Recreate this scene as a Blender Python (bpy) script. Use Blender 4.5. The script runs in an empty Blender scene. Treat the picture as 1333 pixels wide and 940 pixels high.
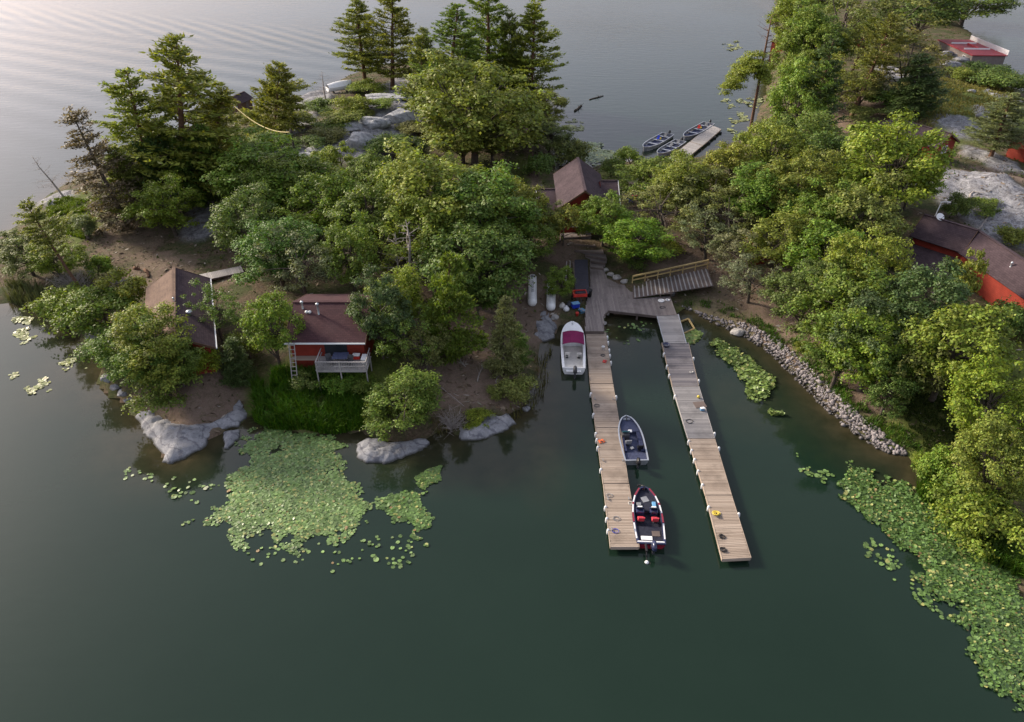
import bpy, bmesh, math, random
import numpy as np
from mathutils import Vector, Matrix
random.seed(7); rng = np.random.default_rng(7)
R_ = math.radians
SCN = bpy.context.scene
COL = SCN.collection

# ------------------------------------------------------------------ camera
PITCH = R_(34.2); SP, CP = math.sin(PITCH), math.cos(PITCH); CAMH = 40.0; FPX = 950.0
cam_d = bpy.data.cameras.new('camera'); cam = bpy.data.objects.new('camera', cam_d); COL.objects.link(cam)
cam.location = (0, 0, CAMH); cam.rotation_euler = (math.pi/2-PITCH, 0, 0)
cam_d.sensor_width = 36; cam_d.lens = 36*FPX/1333; cam_d.clip_start = 0.5; cam_d.clip_end = 20000
SCN.camera = cam

def P(u, v, z=0.0):
    """photo pixel -> world point at height z"""
    a = (u-666.5)/FPX; b = (v-470)/FPX
    t = (CAMH-z)/(SP+b*CP)
    return Vector((a*t, (CP-b*SP)*t, z))
def depth(p): return p[1]*CP-(p[2]-CAMH)*SP
def height_at(y, v):
    b = (v-470)/FPX
    return CAMH-y*(SP+b*CP)/(CP-b*SP)

# ------------------------------------------------------------------ names, tags
def tag(o, label=None, cat=None, group=None, kind=None):
    if label: o['label'] = label
    if cat: o['category'] = cat
    if group: o['group'] = group
    if kind: o['kind'] = kind
    return o
def thing(name, label, cat, loc=(0, 0, 0), rz=0.0, group=None):
    o = bpy.data.objects.new(name, None); COL.objects.link(o)
    o.empty_display_size = 0.3
    o.location = loc; o.rotation_euler = (0, 0, rz)
    return tag(o, label, cat, group)
def copy_tree(o, parent=None):
    c = o.copy(); COL.objects.link(c)
    if parent is not None: c.parent = parent
    for ch in list(o.children): copy_tree(ch, c)
    return c

class MB:
    """collects shapes into ONE mesh object"""
    def __init__(s): s.v = []; s.f = []; s.sm = []
    def add(s, vs, fs, smooth=False):
        n = len(s.v); s.v += [tuple(p) for p in vs]
        s.f += [tuple(i+n for i in f) for f in fs]; s.sm += [smooth]*len(fs); return s
    def box(s, c, d, rz=0.0, m=None, bev=0.0):
        x, y, z = d[0]/2, d[1]/2, d[2]/2
        if bev > 0:
            b = min(bev, x*.9, y*.9, z*.9)
            vs = []
            for sz in (-1, 1):
                for q in ((x-b, y-b, z), (x-b, y, z-b), (x, y-b, z-b)):
                    pass
            bm = bmesh.new(); bmesh.ops.create_cube(bm, size=1)
            for w in bm.verts: w.co = Vector((w.co.x*d[0], w.co.y*d[1], w.co.z*d[2]))
            bmesh.ops.bevel(bm, geom=bm.edges[:], offset=b, segments=2, affect='EDGES', profile=.5)
            bm.verts.index_update()
            vs = [w.co.copy() for w in bm.verts]; fs = [[w.index for w in f.verts] for f in bm.faces]; bm.free()
        else:
            vs = [Vector(((-1 if i & 1 == 0 else 1)*x, (-1 if i & 2 == 0 else 1)*y, (-1 if i & 4 == 0 else 1)*z)) for i in range(8)]
            fs = [(0, 2, 3, 1), (4, 5, 7, 6), (0, 1, 5, 4), (2, 6, 7, 3), (0, 4, 6, 2), (1, 3, 7, 5)]
        M = m if m is not None else Matrix.Rotation(rz, 4, 'Z')
        return s.add([M @ q + Vector(c) for q in vs], fs)
    def beam(s, a, b, w, h, up=(0, 0, 1)):
        a = Vector(a); b = Vector(b); d = b-a; L = d.length
        if L < 1e-6: return s
        d.normalize(); u = Vector(up); r = d.cross(u)
        if r.length < 1e-4: r = d.cross(Vector((0, 1, 0)))
        r.normalize(); u = r.cross(d)
        vs = []
        for e in (a, b):
            for i, j in ((-1, -1), (1, -1), (1, 1), (-1, 1)): vs.append(e+r*(i*w/2)+u*(j*h/2))
        return s.add(vs, [(3, 2, 1, 0), (4, 5, 6, 7), (0, 1, 5, 4), (1, 2, 6, 5), (2, 3, 7, 6), (3, 0, 4, 7)])
    def tube(s, pts, radii, n=8, cap=True, smooth=True):
        pts = [Vector(p) for p in pts]
        if not hasattr(radii, '__len__'): radii = [radii]*len(pts)
        vs = []; fs = []; prev = None
        for i, p in enumerate(pts):
            d = (pts[min(i+1, len(pts)-1)]-pts[max(i-1, 0)])
            if d.length < 1e-9: d = Vector((0, 0, 1))
            d.normalize()
            if prev is None:
                r = d.cross(Vector((0, 0, 1)))
                if r.length < 1e-3: r = d.cross(Vector((1, 0, 0)))
            else:
                r = prev-d*prev.dot(d)
                if r.length < 1e-4: r = d.cross(Vector((0.3, 1, 0.2)))
            r.normalize(); prev = r; u = d.cross(r)
            for k in range(n):
                a = 2*math.pi*k/n; vs.append(p+(r*math.cos(a)+u*math.sin(a))*radii[i])
        for i in range(len(pts)-1):
            for k in range(n):
                a = i*n+k; b = i*n+(k+1) % n; fs.append((a, b, b+n, a+n))
        if cap:
            fs.append(tuple(range(n))[::-1]); fs.append(tuple(range((len(pts)-1)*n, len(pts)*n)))
        return s.add(vs, fs, smooth)
    def lathe(s, c, prof, n=14, smooth=True, m=None):
        """prof: list of (radius, z)"""
        vs = []; fs = []; M = m if m is not None else Matrix.Identity(4)
        for r, z in prof:
            for k in range(n):
                a = 2*math.pi*k/n; vs.append(M @ Vector((r*math.cos(a), r*math.sin(a), z))+Vector(c))
        for i in range(len(prof)-1):
            for k in range(n):
                a = i*n+k; b = i*n+(k+1) % n; fs.append((a, b, b+n, a+n))
        fs.append(tuple(range(n))[::-1]); fs.append(tuple(range((len(prof)-1)*n, len(prof)*n)))
        return s.add(vs, fs, smooth)
    def prism(s, poly, z0, z1, m=None):
        """poly: 2-D outline (ccw) extruded from z0 to z1"""
        M = m if m is not None else Matrix.Identity(4); n = len(poly)
        vs = [M @ Vector((p[0], p[1], z0)) for p in poly]+[M @ Vector((p[0], p[1], z1)) for p in poly]
        fs = [tuple(range(n))[::-1], tuple(range(n, 2*n))]
        for i in range(n): fs.append((i, (i+1) % n, (i+1) % n+n, i+n))
        return s.add(vs, fs)
    def slab(s, q, th):
        """quad (4 points) thickened downwards along its normal"""
        q = [Vector(p) for p in q]; nn = (q[1]-q[0]).cross(q[3]-q[0]).normalized()
        if nn.z < 0: q = q[::-1]; nn = -nn
        lo = [p-nn*th for p in q]; n = len(q)
        fs = [tuple(range(n)), tuple(range(n, 2*n))[::-1]]
        for i in range(n): fs.append((i, i+n, (i+1) % n+n, (i+1) % n))
        return s.add(q+lo, fs)
    def build(s, name, mat, parent=None, smooth=False):
        me = bpy.data.meshes.new(name); me.from_pydata(s.v, [], s.f); me.update()
        if any(s.sm) or smooth: me.polygons.foreach_set('use_smooth', [True]*len(s.f) if smooth else s.sm)
        if mat: me.materials.append(mat)
        o = bpy.data.objects.new(name, me); COL.objects.link(o)
        if parent is not None: o.parent = parent
        return o

def np_mesh(name, V, F, mat, parent=None, link=True, smooth=False):
    """V (n,3) float, F (m,k) int, all faces with k corners"""
    me = bpy.data.meshes.new(name)
    V = np.ascontiguousarray(V, dtype=np.float32); F = np.ascontiguousarray(F, dtype=np.int32)
    m, k = F.shape
    me.vertices.add(len(V)); me.vertices.foreach_set('co', V.ravel())
    me.loops.add(m*k); me.loops.foreach_set('vertex_index', F.ravel())
    me.polygons.add(m); me.polygons.foreach_set('loop_start', np.arange(0, m*k, k, dtype=np.int32))
    me.polygons.foreach_set('loop_total', np.full(m, k, dtype=np.int32))
    if smooth: me.polygons.foreach_set('use_smooth', np.ones(m, dtype=bool))
    me.update(calc_edges=True); me.validate()
    if mat: me.materials.append(mat)
    o = bpy.data.objects.new(name, me)
    if link: COL.objects.link(o)
    if parent is not None: o.parent = parent
    return o

# ------------------------------------------------------------------ numpy noise
def _hash(i, j, seed):
    h = (i.astype(np.int64)*374761393+j.astype(np.int64)*668265263+seed*974634539) & 0xffffffff
    h = ((h ^ (h >> 13))*1274126177) & 0xffffffff
    return ((h ^ (h >> 16)) & 0xffff)/65535.0
def vnoise(x, y, scale, seed=0):
    x = np.asarray(x, float)/scale; y = np.asarray(y, float)/scale
    i = np.floor(x); j = np.floor(y); fx = x-i; fy = y-j
    fx = fx*fx*(3-2*fx); fy = fy*fy*(3-2*fy)
    a = _hash(i, j, seed); b = _hash(i+1, j, seed); c = _hash(i, j+1, seed); d = _hash(i+1, j+1, seed)
    return (a*(1-fx)+b*fx)*(1-fy)+(c*(1-fx)+d*fx)*fy
def fbm(x, y, scale, seed=0, octv=4):
    s = 0; a = .5; t = 0
    for k in range(octv):
        s = s+a*vnoise(x, y, scale/2**k, seed+k*17); t += a; a *= .5
    return s/t
def in_poly(x, y, poly):
    x = np.asarray(x, float); y = np.asarray(y, float); ins = np.zeros(x.shape, bool); n = len(poly)
    for k in range(n):
        x0, y0 = poly[k]; x1, y1 = poly[(k+1) % n]
        if y0 == y1: continue
        c = ((y0 > y) != (y1 > y)) & (x < (x1-x0)*(y-y0)/(y1-y0)+x0)
        ins ^= c
    return ins
def d_poly(x, y, poly, closed=True):
    x = np.asarray(x, float); y = np.asarray(y, float); best = np.full(x.shape, 1e9); n = len(poly)
    for k in range(n if closed else n-1):
        x0, y0 = poly[k]; x1, y1 = poly[(k+1) % n]; dx, dy = x1-x0, y1-y0; L = dx*dx+dy*dy+1e-12
        t = np.clip(((x-x0)*dx+(y-y0)*dy)/L, 0, 1)
        best = np.minimum(best, np.hypot(x-x0-t*dx, y-y0-t*dy))
    return best

# ------------------------------------------------------------------ node helpers
class NT:
    def __init__(s, name):
        s.m = bpy.data.materials.new(name); s.m.use_nodes = True
        s.t = s.m.node_tree; s.t.nodes.clear()
        s.out = s.t.nodes.new('ShaderNodeOutputMaterial')
    def n(s, typ, **kw):
        nd = s.t.nodes.new(typ)
        for k, v in kw.items():
            if k.startswith('i_'):
                key = k[2:]; key = int(key) if key.isdigit() else key.replace('_', ' ')
                nd.inputs[key].default_value = v
            else: setattr(nd, k, v)
        return nd
    def l(s, a, b): s.t.links.new(a, b)
    def obj(s): return s.n('ShaderNodeTexCoord').outputs['Object']
    def pos(s): return s.n('ShaderNodeNewGeometry').outputs['Position']
    def noise(s, scale, detail=4, rough=.55, vec=None, dist=0.0):
        nd = s.n('ShaderNodeTexNoise'); nd.inputs['Scale'].default_value = scale; nd.inputs['Detail'].default_value = detail
        nd.inputs['Roughness'].default_value = rough; nd.inputs['Distortion'].default_value = dist
        if vec is not None: s.l(vec, nd.inputs['Vector'])
        return nd.outputs['Fac']
    def ramp(s, fac, stops, interp='LINEAR'):
        nd = s.n('ShaderNodeValToRGB'); cr = nd.color_ramp; cr.interpolation = interp
        while len(cr.elements) < len(stops): cr.elements.new(.5)
        for e, (p, c) in zip(cr.elements, stops):
            e.position = p; e.color = (c[0], c[1], c[2], 1) if hasattr(c, '__len__') else (c, c, c, 1)
        s.l(fac, nd.inputs['Fac']); return nd.outputs['Color']
    def mix(s, fac, a, b, blend='MIX'):
        nd = s.n('ShaderNodeMix', data_type='RGBA', blend_type=blend)
        for sk, val in (('Factor', fac), ('A', a), ('B', b)):
            i = [q for q in nd.inputs if q.name == sk and (q.type == ('VALUE' if sk == 'Factor' else 'RGBA'))][0]
            if hasattr(val, 'is_linked') or isinstance(val, bpy.types.NodeSocket): s.l(val, i)
            elif hasattr(val, '__len__'): i.default_value = (val[0], val[1], val[2], 1)
            else: i.default_value = val
        return [q for q in nd.outputs if q.type == 'RGBA'][0]
    def math(s, op, a, b=None, clamp=False):
        nd = s.n('ShaderNodeMath', operation=op, use_clamp=clamp)
        for k, val in ((0, a), (1, b)):
            if val is None: continue
            if isinstance(val, bpy.types.NodeSocket): s.l(val, nd.inputs[k])
            else: nd.inputs[k].default_value = val
        return nd.outputs[0]
    def maprange(s, x, a, b, c, d):
        nd = s.n('ShaderNodeMapRange'); s.l(x, nd.inputs[0])
        for k, v in zip((1, 2, 3, 4), (a, b, c, d)): nd.inputs[k].default_value = v
        return nd.outputs[0]
    def bump(s, h, strength, dist=.02):
        nd = s.n('ShaderNodeBump'); nd.inputs['Strength'].default_value = strength; nd.inputs['Distance'].default_value = dist
        s.l(h, nd.inputs['Height']); return nd.outputs['Normal']
    def bsdf(s, color, rough=.6, metal=0.0, normal=None, spec=.5, coat=0.0, ior=None):
        b = s.n('ShaderNodeBsdfPrincipled')
        if isinstance(color, bpy.types.NodeSocket): s.l(color, b.inputs['Base Color'])
        else: b.inputs['Base Color'].default_value = (*color, 1)
        if isinstance(rough, bpy.types.NodeSocket): s.l(rough, b.inputs['Roughness'])
        else: b.inputs['Roughness'].default_value = rough
        b.inputs['Metallic'].default_value = metal; b.inputs['Specular IOR Level'].default_value = spec
        b.inputs['Coat Weight'].default_value = coat
        if ior: b.inputs['IOR'].default_value = ior
        if normal is not None: s.l(normal, b.inputs['Normal'])
        return b.outputs['BSDF']
    def done(s, sh): s.l(sh, s.out.inputs['Surface']); return s.m

def weathered(name, c, rough=.6, metal=0.0, var=.25, scale=3.0, spec=.4, bump=.0, coat=0.0):
    """plain paint / plastic / metal with uneven wear"""
    t = NT(name); o = t.obj(); f = t.noise(scale, 5, .6, o)
    lo = tuple(x*(1-var) for x in c); hi = tuple(min(1, x*(1+var)) for x in c)
    col = t.ramp(f, [(.25, lo), (.75, hi)])
    r = t.maprange(t.noise(scale*3, 3, .6, o), .3, .7, max(.03, rough-.08), min(1, rough+.1))
    nrm = t.bump(t.noise(scale*14, 3, .6, o), bump) if bump else None
    return t.done(t.bsdf(col, r, metal, nrm, spec, coat))
def islandwood(name, lo, hi, rough=.8, grain=(1, 14, 1), stain=None):
    """boards: colour per board, grain and stains"""
    t = NT(name); o = t.obj(); g = t.n('ShaderNodeNewGeometry')
    mp = t.n('ShaderNodeMapping'); mp.inputs['Scale'].default_value = grain; t.l(o, mp.inputs['Vector'])
    f = t.noise(3.0, 6, .65, mp.outputs[0])
    k = t.math('ADD', t.math('MULTIPLY', g.outputs['Random Per Island'], .65), t.math('MULTIPLY', f, .35))
    c = t.ramp(k, [(.1, lo), (.9, hi)])
    st = t.noise(.55, 5, .6, o)
    c = t.mix(t.maprange(st, .5, .72, 0, .55), c, stain or tuple(x*.45 for x in lo))
    nrm = t.bump(f, .35, .01)
    return t.done(t.bsdf(c, rough, 0, nrm, .25))
# ------------------------------------------------------------------ materials
M = {}
M['white'] = weathered('white_paint', (.74, .75, .76), .35, var=.1, scale=2)
M['gelcoat'] = weathered('white_gelcoat', (.78, .79, .8), .22, var=.06, scale=1.5, coat=.3)
M['offwhite'] = weathered('off_white_paint', (.6, .58, .54), .6, var=.2)
M['black'] = weathered('black_plastic', (.012, .012, .014), .35, var=.3)
M['darkgrey'] = weathered('dark_grey_plastic', (.05, .052, .06), .5, var=.3)
M['grey'] = weathered('grey_plastic', (.22, .23, .25), .5, var=.25)
M['alu'] = weathered('dull_aluminium', (.52, .54, .57), .38, metal=.75, var=.12, scale=2)
M['navycarpet'] = weathered('navy_carpet', (.035, .042, .085), .95, var=.3, scale=6, spec=.1, bump=.4)
M['blackcarpet'] = weathered('charcoal_carpet', (.028, .03, .045), .95, var=.3, scale=6, spec=.1, bump=.4)
M['bluegrey'] = weathered('blue_grey_carpet', (.055, .065, .115), .9, var=.3, scale=5, spec=.1, bump=.3)
M['redgel'] = weathered('red_metalflake', (.22, .018, .035), .25, var=.3, coat=.5)
M['navygel'] = weathered('navy_metalflake', (.02, .025, .07), .25, var=.3, coat=.5)
M['redvinyl'] = weathered('red_vinyl', (.55, .05, .07), .5, var=.15)
M['purple'] = weathered('purple_canvas', (.17, .018, .075), .85, var=.2, scale=2, spec=.15, bump=.2)
M['glassdark'] = weathered('tinted_acrylic', (.02, .025, .03), .06, var=.1, spec=.6)
M['teal'] = weathered('teal_plastic', (.05, .22, .25), .5)
M['blue'] = weathered('blue_plastic', (.015, .04, .4), .4)
M['ltblue'] = weathered('light_blue_plastic', (.12, .3, .5), .5)
M['red'] = weathered('red_plastic', (.55, .04, .03), .45)
M['orange'] = weathered('orange_plastic', (.75, .16, .05), .5)
M['yellow'] = weathered('yellow_plastic', (.62, .48, .07), .5)
M['green'] = weathered('green_plastic', (.04, .36, .14), .5)
M['rope'] = weathered('yellow_rope', (.55, .47, .22), .8)
M['gutter'] = weathered('white_gutter', (.68, .7, .72), .4, var=.1)
M['dish'] = weathered('dish_white', (.75, .76, .78), .4, var=.08)
M['steelpipe'] = weathered('galvanised_pipe', (.5, .54, .58), .4, metal=.5, var=.2)
M['tarp'] = weathered('black_roofing', (.022, .022, .034), .7, var=.35, scale=1.2)
M['pole'] = weathered('tarred_pole', (.045, .035, .032), .85, var=.4)
M['bark'] = weathered('grey_bark', (.09, .075, .062), .95, var=.5, scale=5, spec=.15, bump=.6)
M['pinebark'] = weathered('pine_bark', (.13, .075, .05), .95, var=.5, scale=5, spec=.15, bump=.6)
M['deadwood'] = weathered('bleached_wood', (.3, .27, .25), .9, var=.35, scale=5, spec=.15, bump=.4)
M['dock'] = islandwood('weathered_dock_boards', (.27, .215, .17), (.4, .33, .27))
M['dockgrey'] = islandwood('grey_dock_boards', (.185, .18, .185), (.29, .28, .28))
M['dockdark'] = islandwood('mottled_dark_dock_boards', (.11, .105, .12), (.27, .25, .25))
M['deck'] = islandwood('landing_deck_boards', (.17, .145, .14), (.27, .235, .22))
M['newwood'] = islandwood('fresh_lumber', (.36, .26, .11), (.5, .38, .18))
M['treadwood'] = islandwood('ramp_tread', (.13, .105, .11), (.2, .165, .17))
M['timber'] = islandwood('old_timber', (.09, .07, .065), (.17, .135, .12))
M['greywood'] = islandwood('silvered_timber', (.26, .25, .25), (.4, .38, .37))

def shingles(name, a, b, sc=1.0, moss=None):
    t = NT(name); o = t.n('ShaderNodeTexCoord').outputs['UV']
    br = t.n('ShaderNodeTexBrick'); t.l(o, br.inputs['Vector'])
    br.inputs['Scale'].default_value = 1.0; br.inputs['Brick Width'].default_value = .36*sc; br.inputs['Row Height'].default_value = .2*sc
    br.inputs['Mortar Size'].default_value = .012; br.inputs['Mortar Smooth'].default_value = .3; br.inputs['Bias'].default_value = 0
    br.inputs['Color1'].default_value = (*a, 1); br.inputs['Color2'].default_value = (*b, 1)
    br.inputs['Mortar'].default_value = (*[x*.5 for x in a], 1)
    w = t.obj()
    c = t.mix(t.maprange(t.noise(.5, 5, .65, w), .42, .75, 0, .65), br.outputs['Color'], moss or tuple(x*1.5 for x in b))
    c = t.mix(t.maprange(t.noise(9, 4, .7, w), .35, .7, 0, .35), c, tuple(x*.5 for x in a))
    nrm = t.bump(br.outputs['Fac'], -.4, .02)
    return t.done(t.bsdf(c, .88, 0, nrm, .2))
M['roof'] = shingles('plum_brown_shingles', (.042, .029, .035), (.066, .046, .053))
M['roofred'] = shingles('maroon_shingles', (.056, .025, .03), (.08, .038, .043), moss=(.062, .037, .042))
M['rooflit'] = shingles('sunlit_tan_shingles', (.105, .068, .053), (.15, .1, .075))  # lighter tan copy of the shingles, standing in for sun on the slope

def siding(name, c, w=.18):
    t = NT(name); o = t.obj()
    sx = t.n('ShaderNodeSeparateXYZ'); t.l(o, sx.inputs[0])
    z = t.math('FRACT', t.math('DIVIDE', sx.outputs['Z'], w))
    groove = t.maprange(z, 0, .1, 0, 1)
    f = t.noise(1.5, 5, .6, o)
    col = t.ramp(f, [(.25, tuple(x*.75 for x in c)), (.75, tuple(x*1.15 for x in c))])
    col = t.mix(groove, tuple(x*.35 for x in c), col)
    return t.done(t.bsdf(col, .7, 0, t.bump(z, .4, .02), .3))
M['reddeck'] = weathered('red_painted_deck', (.3, .03, .04), .6, var=.25, scale=.6)
M['redwall'] = siding('red_board_siding', (.23, .03, .018))
M['greywall'] = siding('grey_board_siding', (.2, .17, .16))
M['brownwall'] = siding('brown_board_siding', (.12, .07, .045))

def window_glass():
    t = NT('window_glass'); return t.done(t.bsdf((.02, .025, .03), .05, 0, None, .6))
M['glass'] = window_glass()

def leaf_mat(name, trans=.3, vlo=.5, vhi=1.45, hue=.03):
    t = NT(name); oi = t.n('ShaderNodeObjectInfo'); g = t.n('ShaderNodeNewGeometry')
    r = g.outputs['Random Per Island']
    cl = t.noise(.55, 3, .6, g.outputs['Position'])
    v = t.math('MULTIPLY', t.maprange(r, 0, 1, vlo, vhi), t.maprange(cl, .3, .7, .72, 1.25))
    hs = t.n('ShaderNodeHueSaturation'); t.l(oi.outputs['Color'], hs.inputs['Color']); t.l(v, hs.inputs['Value'])
    r2 = t.math('FRACT', t.math('MULTIPLY', r, 17.3))
    t.l(t.math('ADD', t.maprange(r2, 0, 1, .5-hue, .5+hue*.5), 0.0), hs.inputs['Hue'])
    hs.inputs['Saturation'].default_value = 1.12
    c = hs.outputs['Color']
    d = t.bsdf(c, .55, 0, None, .25)
    tr = t.n('ShaderNodeBsdfTranslucent'); t.l(t.mix(1.0, c, (1.25, 1.2, .55), 'MULTIPLY'), tr.inputs['Color'])
    mx = t.n('ShaderNodeMixShader'); mx.inputs[0].default_value = trans
    t.l(d, mx.inputs[1]); t.l(tr.outputs[0], mx.inputs[2])
    return t.done(mx.outputs[0])
M['leaf'] = leaf_mat('broad_leaves')
M['needle'] = leaf_mat('pine_needles', .36, .6, 1.5, .025)
def pad_mat():
    t = NT('lily_pad_leaf'); oi = t.n('ShaderNodeObjectInfo'); g = t.n('ShaderNodeNewGeometry'); r = g.outputs['Random Per Island']
    v = t.math('MULTIPLY', t.maprange(r, 0, 1, .55, 1.3), t.maprange(t.noise(.5, 4, .65, g.outputs['Position']), .3, .7, .7, 1.25))
    hs = t.n('ShaderNodeHueSaturation'); t.l(oi.outputs['Color'], hs.inputs['Color']); t.l(v, hs.inputs['Value'])
    r2 = t.math('FRACT', t.math('MULTIPLY', r, 23.7))
    c = t.mix(t.maprange(r2, .91, .94, 0, 1), hs.outputs['Color'], (.3, .31, .1)); c = t.mix(t.maprange(r2, .988, .992, 0, 1), c, (.2, .13, .05))
    return t.done(t.bsdf(c, t.maprange(r2, 0, 1, .3, .6), 0, None, .45))
M['pad'] = pad_mat()
M['reed'] = leaf_mat('reed_blades', .25, .55, 1.4, .03)

def stone_mat(name, a, b, dark, scale=1.0, island=False, lichen=None):
    t = NT(name); o = t.pos()
    f = t.noise(.8*scale, 8, .65, o, .6); c = t.ramp(f, [(.3, a), (.7, b)])
    s = t.noise(2.6*scale, 8, .7, o, 1.2); c = t.mix(t.maprange(s, .54, .68, 0, .75), c, dark)
    wv = t.n('ShaderNodeTexWave', wave_type='BANDS', bands_direction='DIAGONAL'); t.l(o, wv.inputs['Vector'])
    wv.inputs['Scale'].default_value = .22*scale; wv.inputs['Distortion'].default_value = 9; wv.inputs['Detail'].default_value = 5; wv.inputs['Detail Scale'].default_value = 1.6
    c = t.mix(t.maprange(wv.outputs['Fac'], .88, 1, 0, .5), c, dark)
    if lichen: c = t.mix(t.maprange(t.noise(1.3*scale, 6, .7, o), .56, .7, 0, .6), c, lichen)
    if island:
        g = t.n('ShaderNodeNewGeometry')
        c = t.mix(1.0, c, t.ramp(g.outputs['Random Per Island'], [(0, (.45, .43, .44)), (1, (1.25, 1.2, 1.2))]), 'MULTIPLY')
    sz = t.n('ShaderNodeSeparateXYZ'); t.l(o, sz.inputs[0])      # wet, algae-stained band at the waterline
    wz = t.math('ADD', sz.outputs['Z'], t.math('MULTIPLY', t.noise(1.5, 4, .6, o), -.16)); c = t.mix(t.maprange(wz, -.02, .1, .8, 0), c, (.035, .035, .028))
    nrm = t.bump(t.noise(5*scale, 8, .7, o), .7, .12)
    return t.done(t.bsdf(c, .85, 0, nrm, .3))
M['granite'] = stone_mat('pale_granite', (.15, .154, .17), (.33, .334, .35), (.055, .055, .075), 1.5)
M['lichenrock'] = stone_mat('lichen_granite', (.22, .226, .242), (.42, .427, .438), (.07, .07, .088), 1.1, lichen=(.3, .34, .3))
M['riprap'] = stone_mat('broken_stone', (.2, .19, .195), (.36, .345, .35), (.12, .11, .12), 2.5, island=True)
M['fieldstone'] = stone_mat('field_stone', (.3, .29, .28), (.45, .43, .41), (.18, .17, .17), 2)
# ------------------------------------------------------------------ shoreline and terrain
SHORE_PX = [(50,264),(28,290),(-30,330),(-70,375),(-20,395),(40,396),(75,412),(100,436),(122,462),(136,495),(152,512),(176,524),(186,552),(205,578),(214,600),
 (240,598),(268,580),(290,562),(300,548),(312,556),(322,535),(330,548),(352,560),(398,562),(440,566),(478,560),(490,572),(520,574),(560,570),
 (580,556),(600,566),(640,556),(668,545),(690,530),(698,508),(702,476),(708,448),(722,440),(730,424),(742,416),(765,440),(787,440),(789,408),(830,410),(872,413),(888,399),(914,412),
 (943,426),(971,437),(1004,457),(1037,488),(1070,524),(1109,562),(1150,587),(1179,594),(1188,604),(1200,640),(1240,672),(1270,712),(1310,740),(1360,800),(1500,1000)]
SHORE_PX2 = [(1420,150),(1340,122),(1300,112),(1292,86),(1282,62),(1258,38),(1244,18),(1240,4)]
SHORE_PX3 = [(1010,4),(1006,22),(1009,45),(1013,66),(1003,100),(990,140),(976,176),(958,184),(940,193),(905,207),(858,212),(826,206),(803,210),(797,219),(776,214),(752,226),(722,222),
 (716,196),(722,160),(712,130),(696,112),(688,98),(640,82),(600,74),(550,78),(510,82),(468,92),(440,104),(420,120),(392,126),(350,136),(318,140),(300,142),(262,165),(200,195),(140,215),(96,232),(70,250)]
SHORE = [tuple(P(u, v, 0)[:2]) for u, v in SHORE_PX]+[(150, 5), (260, 60), (230, 160)]+[tuple(P(u, v, 0)[:2]) for u, v in SHORE_PX2]+[(165, 305), (150, 340), (100, 338)]+[tuple(P(u, v, 0)[:2]) for u, v in SHORE_PX3]

HILLS = []   # x, y, height, sigma x, sigma y
def hill(u, v, h, sx, sy, z=3): p = P(u, v, z); HILLS.append((p.x, p.y, h, sx, sy))
hill(500,150,3.2,14,14); hill(300,200,2.2,16,14); hill(420,420,1.1,12,9); hill(230,410,.8,10,8); hill(580,300,1.4,16,14); hill(760,280,.9,9,9)
hill(1000,290,1.8,16,14); hill(1270,250,5.0,18,20,6); hill(1300,400,3.0,14,14,4); hill(1220,130,3.0,25,28,5); hill(1090,80,3.0,30,40,4); hill(1250,480,1.0,10,10)
FLATS = []   # x, y, radius, z : building pads and paths
def land_h(x, y, d):
    """d: signed distance to the shore, positive on land"""
    h = .75*(1-np.exp(-np.maximum(d, 0)/2.2))+.018*np.maximum(d, 0)
    g = 0
    for hx, hy, hh, sx, sy in HILLS: g = g+hh*np.exp(-((x-hx)/sx)**2-((y-hy)/sy)**2)
    h = h+g*(1-np.exp(-np.maximum(d, 0)/7))
    n = (fbm(x, y, 9, 3, 4)-.5)*1.5+(fbm(x, y, 2.2, 9, 3)-.5)*.35
    h = h+n*(1-np.exp(-np.maximum(d, 0)/5))
    under = -.22*np.maximum(-d, 0)-.12
    return np.where(d > 0, np.maximum(h, .04), np.maximum(under, -4))
GX0, GX1, GY0, GY1, GS = -90., 190., 22., 335., .7
gx = np.arange(GX0, GX1+.01, GS); gy = np.arange(GY0, GY1+.01, GS)
X, Y = np.meshgrid(gx, gy)
# wobble so that the shore is not polygonal
WX = X+(fbm(X, Y, 3.0, 41, 3)-.5)*1.6; WY = Y+(fbm(X, Y, 3.0, 57, 3)-.5)*1.6
near = (np.abs(X) < 60) & (Y < 110)
D = d_poly(WX, WY, SHORE); INS = in_poly(WX, WY, SHORE); D = np.where(INS, D, -D)
Z = land_h(X, Y, D)
def sample(G, x, y):
    i = min(max((x-GX0)/GS, 0), len(gx)-1.001); j = min(max((y-GY0)/GS, 0), len(gy)-1.001)
    a = int(i); b = int(j); fx = i-a; fy = j-b
    return float((G[b, a]*(1-fx)+G[b, a+1]*fx)*(1-fy)+(G[b+1, a]*(1-fx)+G[b+1, a+1]*fx)*fy)
def flatten(x, y, rx, ry, z, soft=2.0, rz=0.0):
    """levels the ground for a pad"""
    global Z
    c, s = math.cos(rz), math.sin(rz); lx = (X-x)*c+(Y-y)*s; ly = -(X-x)*s+(Y-y)*c
    dd = np.maximum(np.abs(lx)-rx, np.abs(ly)-ry); w = np.clip(1-dd/soft, 0, 1); w = w*w*(3-2*w)
    Z = np.where(D > 0, Z*(1-w)+z*w, Z)
def GZ(x, y): return sample(Z, x, y)
def ground(u, v):
    """first point where the pixel's ray meets the ground (or the water)"""
    lo, hi = 14.0, -1.0
    z = 12.0
    while z > 0:
        p = P(u, v, z)
        if GX0 < p.x < GX1 and GY0 < p.y < GY1 and GZ(p.x, p.y) >= z: break
        z -= .25
    z = max(z, 0.0)
    a, b = z, z+.25
    for _ in range(12):
        m = (a+b)/2; p = P(u, v, m)
        if GZ(p.x, p.y) >= m: a = m
        else: b = m
    return P(u, v, max(a, 0))
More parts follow.
